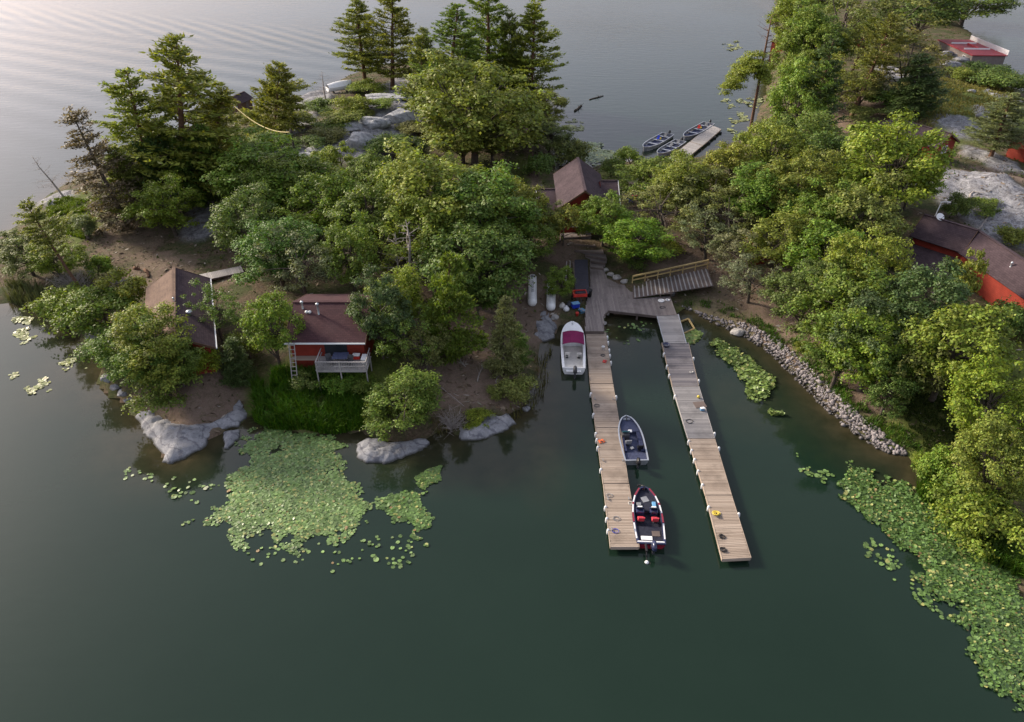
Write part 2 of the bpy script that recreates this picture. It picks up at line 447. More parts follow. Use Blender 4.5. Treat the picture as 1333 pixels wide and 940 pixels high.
# pads under the buildings
flatten(-16.4, 58.5, 4.2, 4.4, 2.3); flatten(-31, 60, 5, 8, 1.9, 2, R_(-14)); flatten(8.6, 89.5, 5.5, 6, 1.7)
flatten(44, 69, 5, 5, 4.6, 3, R_(-30)); flatten(43, 59, 6, 6, 4.4, 3, R_(-45)); flatten(9, 73, 3, 5, .75, 2.5)
flatten(56.5, 103, 5, 5, 6.0, 3)

# ---- cover masks: what really grows or lies on each patch of ground
COVER = np.zeros((len(gy), len(gx), 3))
WN = fbm(X, Y, 3.5, 77, 4)-.5
def patch(ch, u, v, ru, rv, k=1.0, ang=0.0, z=None):
    c = ground(u, v) if z is None else P(u, v, z)
    t = depth(c)/FPX; rx = ru*t; q = P(u, v-rv, c.z); ry = abs(q.y-c.y)
    ca, sa = math.cos(ang), math.sin(ang); lx = (X-c.x)*ca+(Y-c.y)*sa; ly = -(X-c.x)*sa+(Y-c.y)*ca
    e = np.hypot(lx/rx, ly/ry)+WN*.9
    w = np.clip((1.15-e)/.3, 0, 1)*k
    COVER[:, :, ch] = np.maximum(COVER[:, :, ch], w)
def strip(ch, pts, wid, k=1.0):
    g = [ground(*p) for p in pts]; dd = d_poly(X, Y, [(q.x, q.y) for q in g], False)+WN*wid*1.2
    COVER[:, :, ch] = np.maximum(COVER[:, :, ch], np.clip((wid-dd)/(wid*.4), 0, 1)*k)
ROCK, GRASS, DIRT = 0, 1, 2
for a in [(500,150,45,22),(480,175,45,25),(520,120,35,14),(410,128,26,14),(385,205,40,14),(285,245,28,32),(395,160,20,20),(270,290,24,20),(75,258,22,10)]: patch(ROCK, *a)
for a in [(1270,245,55,30),(1310,290,50,30),(1170,95,20,14),(1250,165,34,12),(1290,150,20,8),(1310,128,24,7),(1290,210,24,20),(1235,250,20,25)]: patch(ROCK, *a)
for a in [(85,275,32,26),(100,300,26,22),(1230,140,70,28),(1290,135,50,22),(1200,170,50,18),(400,510,80,40),(500,470,40,30),(930,405,50,14),(1240,520,70,40),(1180,590,50,30),(800,235,30,14),(690,230,22,30),(1020,430,60,16,.6),(1290,450,50,50)]: patch(GRASS, *a)
for a in [(200,350,50,20,.75),(170,310,45,25,.7),(620,470,75,60),(250,520,55,35),(1040,430,70,35),(960,390,60,24,.7),(730,310,36,24),(690,410,40,40),(1120,130,45,30),(1150,160,60,20),(1090,470,40,30),(1320,230,30,22),(840,300,40,30),(900,340,60,22),(1000,360,60,30)]: patch(DIRT, *a)
strip(DIRT, [(960,385),(1020,420),(1080,455),(1120,500),(1135,520)], 1.8); strip(DIRT, [(300,365),(360,350),(430,335),(480,350),(560,380),(640,410)], 1.2); strip(DIRT, [(735,300),(740,330)], 1.6)
strip(DIRT, [(700,250),(690,190),(686,150)], 1.1); strip(DIRT, [(820,240),(845,270),(850,300)], 1.6)
COVER *= (D > 0)[:, :, None]

nx, ny = len(gx), len(gy)
# rough outcrops stand proud of the soil
Z = np.where(D > 0, Z+COVER[:, :, 0]*(.25+(fbm(X, Y, 1.8, 91, 4)-.4)*1.3), Z)
idx = np.arange(nx*ny).reshape(ny, nx)
F = np.stack([idx[:-1, :-1], idx[:-1, 1:], idx[1:, 1:], idx[1:, :-1]], -1).reshape(-1, 4)
keep = (D[:-1, :-1] > -14).reshape(-1); F = F[keep]
def ground_mat():
    t = NT('island_ground'); o = t.pos(); at = t.n('ShaderNodeVertexColor'); at.layer_name = 'cover'
    sp = t.n('ShaderNodeSeparateColor'); t.l(at.outputs['Color'], sp.inputs[0])
    n1 = t.noise(.45, 8, .65, o); n2 = t.noise(4.5, 8, .7, o); n3 = t.noise(11, 8, .8, o); n4 = t.noise(2.0, 10, .8, o, .8)
    lit = t.ramp(n2, [(.3, (.05, .037, .027)), (.5, (.105, .077, .052)), (.72, (.19, .14, .1))])
    veg = t.ramp(n2, [(.3, (.018, .03, .009)), (.7, (.062, .085, .024))])
    c = t.mix(t.maprange(n1, .42, .58, 0, .85), lit, veg)
    gr = t.ramp(n2, [(.3, (.055, .08, .016)), (.55, (.11, .14, .03)), (.75, (.17, .165, .055))])
    c = t.mix(sp.outputs[1], c, t.mix(t.maprange(n1, .5, .7, 0, .5), gr, (.13, .1, .05)))
    di = t.ramp(n3, [(.25, (.11, .075, .055)), (.5, (.175, .128, .1)), (.8, (.28, .22, .185))])
    c = t.mix(sp.outputs[2], c, t.mix(t.maprange(n1, .5, .65, 0, .5), di, (.085, .06, .045)))
    rk = t.ramp(t.noise(1.1, 10, .7, o, .8), [(.32, (.1, .1, .115)), (.48, (.23, .23, .245)), (.66, (.4, .4, .415))])
    rk = t.mix(t.maprange(t.noise(3.2, 8, .7, o, 1.5), .52, .6, 0, .8), rk, (.075, .075, .09))
    rk = t.mix(t.maprange(n1, .55, .75, 0, .5), rk, (.2, .17, .15))
    rf = t.math('MULTIPLY', sp.outputs[0], t.maprange(n2, .28, .5, .25, 1))
    c = t.mix(rf, c, rk)
    sk_ = t.maprange(n4, .5, .62, 0, .55); c = t.mix(t.math('MULTIPLY', sk_, t.math('SUBTRACT', 1.0, sp.outputs[0])), c, t.ramp(n3, [(.35, (.04, .05, .016)), (.65, (.11, .105, .05))]))
    h = t.math('ADD', t.math('MULTIPLY', n2, .7), t.math('MULTIPLY', n3, .3))
    return t.done(t.bsdf(c, .95, 0, t.bump(h, .9, .14), .15))
VT = np.stack([X, Y, Z], -1).reshape(-1, 3)
terrain = np_mesh('terrain', VT, F, ground_mat(), smooth=True)
ca = terrain.data.color_attributes.new('cover', 'FLOAT_COLOR', 'POINT')
ca.data.foreach_set('color', np.concatenate([COVER.reshape(-1, 3), np.ones((nx*ny, 1))], 1).astype(np.float32).ravel())
tag(terrain, 'wooded rocky island and point with bare soil, grass and granite', 'terrain', kind='structure')

# ------------------------------------------------------------------ water: one sheet to the horizon
def axis(lo, hi, st, far):
    a = np.arange(lo, hi+.01, st); k = np.array([st*2, st*6, st*20, 80, 300, 1200, far])
    return np.concatenate([lo-k[::-1], a, hi+k])
wx = axis(-90, 140, 1.1, 6000); wy = axis(15, 240, 1.1, 6000)
AX, AY = np.meshgrid(wx, wy)
dw = d_poly(AX, AY, SHORE); iw = in_poly(AX, AY, SHORE)
sh = np.where(iw, 1, np.exp(-dw/2.6)); wi = np.arange(AX.size).reshape(AX.shape)
# the shelf off the bare point is muddy and shows through the water
for u, v, ru, rv, k in [(560,560,150,60,.75),(200,560,90,60,.6),(110,470,70,60,.55),(640,600,90,40,.45),(900,440,90,50,.35),(1000,520,140,60,.3),(700,520,40,90,.7)]:
    c = P(u, v); q = P(u, v-rv); rx = ru*depth(c)/FPX; ry = abs(q.y-c.y)
    e = np.hypot((AX-c.x)/rx, (AY-c.y)/ry); sh = np.maximum(sh, k*np.exp(-e*e*1.2))
WFc = np.stack([wi[:-1, :-1], wi[:-1, 1:], wi[1:, 1:], wi[1:, :-1]], -1).reshape(-1, 4)
def water_mat():
    t = NT('lake_water'); o = t.pos(); at = t.n('ShaderNodeVertexColor'); at.layer_name = 'shallow'
    sp = t.n('ShaderNodeSeparateColor'); t.l(at.outputs['Color'], sp.inputs[0])
    n = t.noise(.06, 4, .6, o)
    deep = t.ramp(n, [(.3, (.0075, .019, .0118)), (.7, (.0098, .0228, .0148))])
    bed = t.ramp(t.noise(.5, 6, .65, o), [(.3, (.022, .022, .011)), (.7, (.055, .046, .026))])
    c = t.mix(t.maprange(sp.outputs[0], .1, .85, 0, 1), deep, bed)
    # small wind ripples everywhere, a boat's wake crossing the far left
    sx = t.n('ShaderNodeSeparateXYZ'); t.l(o, sx.inputs[0])
    mp = t.n('ShaderNodeMapping'); mp.inputs['Scale'].default_value = (.55, 1.7, 1); mp.inputs['Rotation'].default_value = (0, 0, R_(-14)); t.l(o, mp.inputs['Vector'])
    rip = t.noise(.55, 4, .6, mp.outputs[0], .4)
    rs = t.math('MULTIPLY', t.maprange(sx.outputs['Y'], 75, 190, .02, .3), t.maprange(t.noise(.012, 3, .5, o), .35, .65, .5, 1.3))
    def wake(ang, per, mask):
        mq = t.n('ShaderNodeMapping'); mq.inputs['Rotation'].default_value = (0, 0, R_(ang)); t.l(o, mq.inputs['Vector'])
        wv = t.n('ShaderNodeTexWave', wave_type='BANDS', bands_direction='Y', wave_profile='SIN'); t.l(mq.outputs[0], wv.inputs['Vector'])
        wv.inputs['Scale'].default_value = .314/per; wv.inputs['Distortion'].default_value = 1.6; wv.inputs['Detail'].default_value = 2; wv.inputs['Detail Scale'].default_value = .25
        return t.math('MULTIPLY', wv.outputs['Fac'], mask)
    # wake front: a band about the line from P(0,10) to P(420,60)
    A = P(0, 18); B = P(420, 56); dxy = (B-A).normalized(); nv = Vector((-dxy.y, dxy.x, 0))
    s_ = t.math('ADD', t.math('MULTIPLY', sx.outputs['X'], nv.x), t.math('MULTIPLY', sx.outputs['Y'], nv.y)); off = A.x*nv.x+A.y*nv.y
    s_ = t.math('SUBTRACT', s_, off)
    left = t.maprange(sx.outputs['X'], -20, -60, 0, 1)
    m1 = t.math('MULTIPLY', t.math('MULTIPLY', t.maprange(t.math('ABSOLUTE', s_), 4, 20, 1, 0), left), .8)
    m2 = t.math('MULTIPLY', t.math('MULTIPLY', t.maprange(t.math('ABSOLUTE', t.math('ADD', s_, 48)), 20, 60, 1, 0), left), .5)
    ang = math.degrees(math.atan2(dxy.y, dxy.x))
    hgt = t.math('ADD', wake(-ang+24, 5.0, m1), wake(-ang+7, 8.5, m2))
    hgt = t.math('ADD', t.math('MULTIPLY', hgt, .2), t.math('MULTIPLY', t.math('MULTIPLY', rip, rs), .32))
    b = t.n('ShaderNodeBsdfPrincipled'); t.l(c, b.inputs['Base Color'])
    b.inputs['Roughness'].default_value = .045; b.inputs['IOR'].default_value = 1.333
    t.l(t.bump(hgt, 1.0, 1.0), b.inputs['Normal'])
    return t.done(b.outputs[0])
water = np_mesh('lake_water', np.stack([AX, AY, np.zeros_like(AX)], -1).reshape(-1, 3), WFc, water_mat(), smooth=True)
wa = water.data.color_attributes.new('shallow', 'FLOAT_COLOR', 'POINT')
wa.data.foreach_set('color', np.stack([sh, sh, sh, np.ones_like(sh)], -1).astype(np.float32).ravel())
tag(water, 'calm dark green lake with a boat wake in the distance', 'lake', kind='structure')

# ------------------------------------------------------------------ sky and sun: low, hazy evening light from the far left
SUN_AZ, SUN_EL = R_(-60), R_(25)
w = bpy.data.worlds.new('World'); SCN.world = w; w.use_nodes = True
nt = w.node_tree; nt.nodes.clear(); so = nt.nodes.new('ShaderNodeOutputWorld'); bg = nt.nodes.new('ShaderNodeBackground'); sk = nt.nodes.new('ShaderNodeTexSky')
sk.sky_type = 'NISHITA'; sk.sun_disc = False; sk.sun_elevation = SUN_EL; sk.sun_rotation = SUN_AZ; sk.air_density = 1.0; sk.dust_density = 2.0; sk.ozone_density = 1.5; sk.altitude = 300
bg.inputs['Strength'].default_value = .15
hs_ = nt.nodes.new('ShaderNodeHueSaturation'); hs_.inputs['Saturation'].default_value = .5      # hazy, milky sky
tn_ = nt.nodes.new('ShaderNodeMix'); tn_.data_type = 'RGBA'; tn_.blend_type = 'MULTIPLY'; tn_.inputs[0].default_value = 1; tn_.inputs[7].default_value = (1.06, .98, .96, 1)
nt.links.new(sk.outputs[0], hs_.inputs['Color']); nt.links.new(hs_.outputs[0], tn_.inputs[6])
# evening cloud bank: the sky is darker low down than overhead
tc_ = nt.nodes.new('ShaderNodeTexCoord'); sz_ = nt.nodes.new('ShaderNodeSeparateXYZ'); rp_ = nt.nodes.new('ShaderNodeValToRGB'); cl_ = nt.nodes.new('ShaderNodeMix'); cl_.data_type = 'RGBA'; cl_.blend_type = 'MULTIPLY'; cl_.inputs[0].default_value = 1
for e_, (p_, c_) in zip((rp_.color_ramp.elements[0], rp_.color_ramp.elements[1], rp_.color_ramp.elements.new(.3), rp_.color_ramp.elements.new(.62)), ((.1, (.47, .46, .5)), (1, (1.12, 1.12, 1.1)), (.3, (.66, .65, .67)), (.62, (1, 1, 1)))): e_.position = p_; e_.color = (*c_, 1)
nt.links.new(tc_.outputs['Generated'], sz_.inputs[0]); nt.links.new(sz_.outputs['Z'], rp_.inputs[0]); nt.links.new(tn_.outputs[2], cl_.inputs[6]); nt.links.new(rp_.outputs[0], cl_.inputs[7]); nt.links.new(cl_.outputs[2], bg.inputs[0]); nt.links.new(bg.outputs[0], so.inputs[0])
sd = bpy.data.lights.new('sun', 'SUN'); sun = bpy.data.objects.new('sun', sd); COL.objects.link(sun)
sd.energy = 3.2; sd.angle = R_(9); sd.color = (1, .86, .68)
sv = Vector((math.sin(SUN_AZ)*math.cos(SUN_EL), math.cos(SUN_AZ)*math.cos(SUN_EL), math.sin(SUN_EL)))
sun.rotation_euler = (-sv).to_track_quat('-Z', 'Y').to_euler(); sun.location = sv*200
vs_ = SCN.view_settings; vs_.view_transform = 'Standard'; vs_.look = 'None'; vs_.exposure = 1.15; vs_.gamma = 1; vs_.use_curve_mapping = False
SCN.cycles.max_bounces = 6; SCN.cycles.diffuse_bounces = 3; SCN.cycles.glossy_bounces = 3; SCN.cycles.transmission_bounces = 4; SCN.cycles.use_denoising = True
SCN.cycles.sample_clamp_indirect = 4
# ------------------------------------------------------------------ tree prototypes (unit-independent; each has a natural radius and height)
def rand_unit(n):
    v = rng.normal(size=(n, 3)); return v/np.linalg.norm(v, axis=1, keepdims=True)
def leaf_quads(C, N, size, aspect=.62, jit=.5):
    """one small rhombus leaf spray per centre, facing N with jitter"""
    n = len(C); N = N+rng.normal(size=(n, 3))*jit; N /= np.linalg.norm(N, axis=1, keepdims=True)
    T = np.cross(N, rand_unit(n)); T /= np.linalg.norm(T, axis=1, keepdims=True); B = np.cross(N, T)
    s = (size*rng.uniform(.65, 1.35, n))[:, None] if np.ndim(size) == 0 else size[:, None]
    V = np.stack([C-T*s, C+B*s*aspect-N*s*.15, C+T*s, C-B*s*aspect-N*s*.15], 1).reshape(-1, 3)
    return V, np.arange(4*n).reshape(-1, 4)
class Geo:
    def __init__(s): s.V = []; s.F = []; s.n = 0
    def add(s, V, F): s.V.append(V); s.F.append(F+s.n); s.n += len(V)
    def mesh(s, name, mat):
        return np_mesh(name, np.concatenate(s.V), np.concatenate(s.F), mat, link=False)

PROTO = {}     # kind -> list of (trunk mesh, crown mesh, radius, height)
def reg(kind, tr, cr, R, H): PROTO.setdefault(kind, []).append((tr.data if tr else None, cr.data if cr else None, R, H))

def proto_broad(R=3.6, H=9.0, base=.28, clumps=44, leaves=190, leaf=.2, bark='bark', kind='broad', gap=0.0, flat=1.0, cl=(.24, .42)):
    tb = MB(); g = Geo(); zc = H*(base+1)/2*.98; hz = H*(1-base)/2
    lean = rng.normal(size=2)*.25
    top = Vector((lean[0]*1.5, lean[1]*1.5, H*.8))
    tb.tube([(0, 0, -.6), (0, 0, .15), (lean[0]*.4, lean[1]*.4, H*.25), (lean[0], lean[1], H*.5), top], [R*.075, R*.06, R*.048, R*.035, R*.012], 7)
    # uneven outline: a lean core, a dozen limbs' worth of lobes pushing out of it, clumps scattered over and through
    lobes = [(rng.uniform(0, 2*math.pi), rng.uniform(-.6, .95), rng.uniform(.85, 1.28)) for _ in range(12)]
    done = 0; k = 0; shift = rng.normal(size=2)*R*.12
    while done < clumps and k < 1500:
        k += 1
        d = rand_unit(1)[0]
        if d[2] < -.75: continue
        az = math.atan2(d[1], d[0]); ext = .66
        for la, lz, le in lobes:
            ca_ = math.cos(az-la)*math.sqrt(max(0, 1-d[2]**2))*math.sqrt(1-lz*lz)+d[2]*lz
            if ca_ > .72: ext = max(ext, .66+(le-.66)*((ca_-.72)/.28)**.7)
        r = ext*(rng.uniform(.25, 1.0)**.38)
        if rng.random() < gap: continue
        c = np.array([d[0]*R*r, d[1]*R*r, zc+d[2]*hz*r*flat]); c[:2] += lean*(c[2]/H)+shift*(c[2]/H-.4)
        cr_ = R*rng.uniform(*cl)*(1.1 if r < .5 else 1)
        n = int(leaves*(cr_/(R*.33))**2)
        q = rand_unit(n); q[:, 2] = np.where(q[:, 2] < -.35, -q[:, 2], q[:, 2])
        rad = cr_*rng.uniform(.25, 1.22, n)[:, None]**.62
        C = c+q*rad*np.array([1, 1, .75])*(1+.3*np.sin(q[:, :1]*5+q[:, 1:2]*4+done))
        Vv, Ff = leaf_quads(C, q+np.array([0, 0, .45]), leaf, .6, .55); g.add(Vv, Ff)
        if done % 4 == 0:
            a = top*(.35+.5*rng.random()); a = Vector((a.x, a.y, H*rng.uniform(base*.9, .6)))
            tb.tube([a, (a+Vector(c))/2+Vector((0, 0, .2)), Vector(c)], [R*.026, R*.016, R*.005], 5, False)
        done += 1
    reg(kind, tb.build('trunk', M[bark]), g.mesh('crown', M['leaf']), R, H)

def proto_pine(R=3.3, H=18.0, base=.15, whorls=24, kind='pine', droop=0.0, tuft=.5, dens=1.0, top_pow=.8, bark='pinebark'):
    tb = MB(); g = Geo(); bend = rng.normal(size=2)*.3
    def axis_pt(z): t = z/H; return np.array([bend[0]*t*t, bend[1]*t*t, z])
    tb.tube([axis_pt(z) if z > 0 else (0, 0, -.6) for z in (-.6, 0.01, H*.3, H*.6, H*.85, H)], [H*.017, H*.0145, H*.011, H*.008, H*.004, .02], 7)
    asym = [(rng.uniform(0, 6.28), rng.uniform(.0, .9), rng.uniform(.12, .35)) for _ in range(5)]
    for w in range(whorls):
        t = (w+.5+rng.normal()*.25)/whorls; t = min(max(t, 0), .985); z = H*(base+(1-base)*t)
        prof = min(1, (t+.08)/.25)**.6*(1-t)**top_pow
        nb = rng.integers(4, 7)
        a0 = rng.uniform(0, 6.28)
        for b in range(nb):
            az = a0+b*2*math.pi/nb+rng.normal()*.35
            gain = 1+sum(q*math.exp(-((t-zt)/.12)**2)*(math.cos(az-aa)+.2) for aa, zt, q in asym)
            L = R*prof*rng.uniform(.5, 1.2)*gain+.35
            if rng.random() < .12 or L < .2: continue
            up = .05+.5*t-droop+rng.normal()*.12
            o = axis_pt(min(H, z+rng.normal()*.35))
            dirv = np.array([math.cos(az), math.sin(az), up]); curve = (.22 if droop < .2 else .05)*L
            tip = o+dirv*L+np.array([0, 0, curve]); mid = o+dirv*L*.55+np.array([0, 0, curve*.3])
            tb.tube([o, mid, tip], [.05*H/18, .03*H/18, .008], 4, False)
            nt_ = max(6, int(L*15*dens))
            s = rng.uniform(.12, 1.03, nt_)**.65
            side = np.stack([-np.sin(az)*np.ones(nt_), np.cos(az)*np.ones(nt_), np.zeros(nt_)], 1)*(rng.normal(size=nt_)*.26*L*(1.2-s*.75))[:, None]
            c = o+dirv*(L*s)[:, None]+np.stack([0*s, 0*s, curve*s*s], 1)+side
            for rep in range(4):
                q = dirv*.8+rng.normal(size=(nt_, 3))*.6; q[:, 2] += .2; q /= np.linalg.norm(q, axis=1, keepdims=True)
                T = np.cross(q, np.array([0, 0, 1.])+rng.normal(size=(nt_, 3))*.55); T /= np.linalg.norm(T, axis=1, keepdims=True)
                ln = (tuft*.82*rng.uniform(.6, 1.3, nt_))[:, None]; wd = ln*.2
                cc = c+rng.normal(size=(nt_, 3))*np.array([.16, .16, .08])
                V = np.stack([cc-q*ln*.3, cc+T*wd, cc+q*ln*.7, cc-T*wd], 1).reshape(-1, 3)
                g.add(V, np.arange(4*nt_).reshape(-1, 4))
    reg(kind, tb.build('trunk', M[bark]), g.mesh('crown', M['needle']), R, H)

def proto_bare(R=1.6, H=8.0, kind='bare', twig=3, mat='deadwood', n1=26):
    tb = MB()
    tb.tube([(0, 0, -.4), (.02, 0, .2), (.1, .05, H*.4), (0, .15, H*.75), (.1, .1, H)], [H*.016, H*.013, H*.009, H*.005, .01], 6)
    for k in range(n1):
        z = H*rng.uniform(.2, .98); az = rng.uniform(0, 6.28); L = R*rng.uniform(.4, 1.1)*(1.25-z/H)
        a = np.array([.05, .08, z]); d = np.array([math.cos(az), math.sin(az), rng.uniform(.1, .8)]); b = a+d*L
        tb.tube([a, (a+b)/2+rng.normal(size=3)*.08, b], [.028, .018, .006], 4, False)
        for j in range(twig):
            s = a+(b-a)*rng.uniform(.3, .95); e = s+(d*.5+rng.normal(size=3)*.55)*L*.45
            tb.tube([s, e], [.014, .004], 3, False)
    reg(kind, tb.build('trunk', M[mat]), None, R, H)
def proto_brush(R=1.5, H=1.6, kind='brush'):
    tb = MB()
    for k in range(70):
        az = rng.uniform(0, 6.28); r = R*rng.uniform(.3, 1); d = np.array([math.cos(az)*r, math.sin(az)*r, H*rng.uniform(.35, 1)])
        m_ = d*.5+rng.normal(size=3)*.15; tb.tube([np.array([0, 0, -.1])+rng.normal(size=3)*.1, m_, d], [.03, .018, .005], 4, False)
        for j in range(3):
            s = m_+(d-m_)*rng.random(); tb.tube([s, s+rng.normal(size=3)*.35], [.012, .004], 3, False)
    reg(kind, tb.build('branches', M['deadwood']), None, R, H)

for k in range(6): proto_broad(R=rng.uniform(3.3, 3.9), H=rng.uniform(8.3, 9.6), base=rng.uniform(.06, .14), clumps=int(rng.integers(104, 124)), leaves=430, leaf=.112, cl=(.11, .25))
for k in range(3): proto_broad(R=3.5, H=9.0, base=.12, clumps=64, leaves=300, leaf=.11, kind='thin', gap=.25, cl=(.1, .22))
for k in range(2): proto_broad(R=3.3, H=9.5, base=.12, clumps=110, leaves=430, leaf=.11, kind='full', cl=(.12, .26))
for k in range(3): proto_broad(R=1.4, H=1.9, base=.02, clumps=22, leaves=170, leaf=.075, kind='shrub', cl=(.28, .5))
for k in range(2): proto_broad(R=1.6, H=4.2, base=.12, clumps=24, leaves=150, leaf=.1, kind='sapling', cl=(.22, .42))
for k in range(4): proto_pine(R=3.4, H=18, base=.14, whorls=int(rng.integers(20, 25)))
for k in range(2): proto_pine(R=3.2, H=18, base=.5, whorls=13, kind='highpine', top_pow=.6)
for k in range(2): proto_pine(R=2.6, H=9, base=.06, whorls=20, kind='densepine', tuft=.42, dens=1.5, top_pow=.75)
for k in range(2): proto_pine(R=2.0, H=9, base=.04, whorls=26, kind='spruce', droop=.45, tuft=.34, dens=1.4, top_pow=1.0, bark='bark')
proto_pine(R=2.2, H=11, base=.05, whorls=24, kind='deadspruce', droop=.2, tuft=.3, dens=1.05, top_pow=.9, bark='bark')
for k in range(2): proto_pine(R=3.6, H=9, base=.08, whorls=18, kind='hemlock', droop=.35, tuft=.5, dens=1.5, top_pow=.7)
proto_bare(); proto_brush()
for o in list(COL.objects):
    if o.type == 'MESH' and o.name.split('.')[0] in ('trunk', 'branches'): bpy.data.objects.remove(o)

KN = {'broad': ('broadleaf_tree', 'tree'), 'thin': ('broadleaf_tree', 'tree'), 'full': ('broadleaf_tree', 'tree'), 'shrub': ('shrub', 'shrub'), 'sapling': ('sapling', 'tree'),
      'pine': ('pine_tree', 'pine tree'), 'highpine': ('pine_tree', 'pine tree'), 'densepine': ('pine_tree', 'pine tree'), 'spruce': ('spruce_tree', 'spruce tree'),
      'deadspruce': ('spruce_tree', 'spruce tree'), 'hemlock': ('hemlock_tree', 'hemlock tree'), 'bare': ('dead_tree', 'dead tree'), 'brush': ('dead_brush', 'dead brush')}
cnt = {}
def tree(kind, u, v, X_, wpx, col, label, group=None, gz=None):
    """apex at pixel (u, v); X_: height in metres, or the pixel of the base; wpx: crown width in pixels"""
    if isinstance(X_, tuple):
        b = ground(*X_)
        bb = (v-470)/FPX; H = height_at(b.y, v)-b.z
        a = P(u, v, b.z+H); lean = a.x-b.x
    else:
        H = X_; z = 1.5
        for _ in range(8): p = P(u, v, z+H*.93); z = GZ(p.x, p.y)
        z = max(z, 0)
        b = Vector((p.x, p.y, z)); lean = 0
    R = wpx*depth(b+Vector((0, 0, H*.5)))/FPX/2*(1.17 if kind in ('broad', 'thin', 'full') else 1.0)
    lst = PROTO[kind]; i = cnt.get(kind, 0); cnt[kind] = i+1
    tm, cm, r0, h0 = lst[i % len(lst)]
    nm, cat = KN[kind]
    root = thing(nm, label, cat, b, 0, group)
    rz = rng.uniform(0, 6.28)
    sh = Matrix.Identity(4); sh[0][2] = lean/H
    sc = Matrix.Diagonal((R/r0, R/r0, H/h0, 1)); mt = sh @ sc @ Matrix.Rotation(rz, 4, 'Z')
    if abs(lean) > .05: root.rotation_euler = (0, math.atan2(lean, H), 0); mt = sc @ Matrix.Rotation(rz, 4, 'Z'); mt = Matrix.Diagonal((1, 1, math.hypot(lean, H)/H, 1)) @ mt
    for me, n_ in ((tm, 'trunk' if kind != 'brush' else 'branches'), (cm, 'crown')):
        if me is None: continue
        o = bpy.data.objects.new(n_, me); COL.objects.link(o); o.parent = root; o.matrix_local = mt
        j = rng.normal(size=3)*.05
        o.color = (max(0, col[0]*(1+j[0])), max(0, col[1]*(1+j[1])), max(0, col[2]*(1+j[2])), 1)
    return root
# foliage colours (albedo)
G1 = (0.138, 0.2, 0.05)   # mid green
G2 = (0.112, 0.17, 0.05)   # darker green
G3 = (0.19, 0.235, 0.058)   # yellowish olive
G4 = (0.19, 0.245, 0.052)   # bright yellow green
G5 = (0.145, 0.215, 0.048)   # fresh green
G6 = (0.085, 0.13, 0.052)   # blue-dark green
OL = (0.165, 0.198, 0.068)   # dull olive
GR = (0.175, 0.2, 0.11)       # grey green
BR = (0.145, 0.122, 0.085)   # brown needles
OR = (0.42, 0.13, 0.045)      # rust orange
TR = 'trees of the wooded island'; TP = 'trees of the wooded point'
A_ = tree
# --- western end of the island
A_('highpine', 30, 268, (110, 384), 62, OL, 'leaning thin pine with a long bare trunk at the western tip', TR)
A_('full', 22, 305, 5.5, 66, OL, 'dull olive tree furthest west, half over the water', TR)
A_('broad', 64, 318, 5, 62, G3, 'small olive tree below the leaning thin pine', TR)
A_('brush', 88, 352, (95, 378), 56, GR, 'grey leafless brush at the foot of the leaning pine', TR)
A_('shrub', 72, 383, 2.6, 66, G3, 'yellowish shrub on the western shore above the reeds', TR)
A_('shrub', 125, 334, (128, 359), 32, G1, 'lone round bush on bare soil by the western path', TR)
A_('shrub', 112, 288, (112, 306), 28, GR, 'grey-green juniper mat on the western lawn', TR)
A_('deadspruce', 88, 143, (168, 296), 100, BR, 'half-dead brown spruce above the western lawn', TR)
A_('bare', 42, 202, (84, 258), 46, GR, 'thin bare dead tree leaning over the western shore', TR)
A_('pine', 158, 92, (207, 262), 118, G3, 'shorter of the two big white pines on the west side', TR)
A_('pine', 238, 58, (238, 262), 158, G3, 'tallest broad white pine on the west side', TR)
A_('pine', 288, 118, (268, 250), 92, G3, 'white pine with spreading arms beside the shore hut', TR)
A_('densepine', 205, 178, (212, 272), 84, G6, 'dark young pine beneath the big white pines', TR)
A_('densepine', 262, 168, (262, 262), 80, G2, 'low dark pine beside the rust-coloured bush', TR)
A_('densepine', 150, 195, (185, 285), 66, OL, 'olive young pine behind the half-dead spruce', TR)
A_('broad', 210, 238, 7.5, 70, G5, 'round green tree standing alone on the western soil', TR)
A_('shrub', 258, 214, 3.2, 58, OR, 'rust-orange dying bush among the western pines', TR)
A_('shrub', 262, 240, 1.8, 36, OR, 'small rust-orange bush below the larger one', TR)
A_('densepine', 364, 86, (357, 174), 74, G3, 'rounded yellow-green pine between the hut and the granite knoll', TR)
A_('shrub', 330, 152, 2.5, 46, G3, 'olive shrub under the sagging line', TR)
A_('shrub', 318, 172, 2.5, 56, G3, 'low bush between the big pines and the service pole', TR)
A_('bare', 420, 92, (424, 130), 36, GR, 'bare grey sapling beside the covered boat', TR)
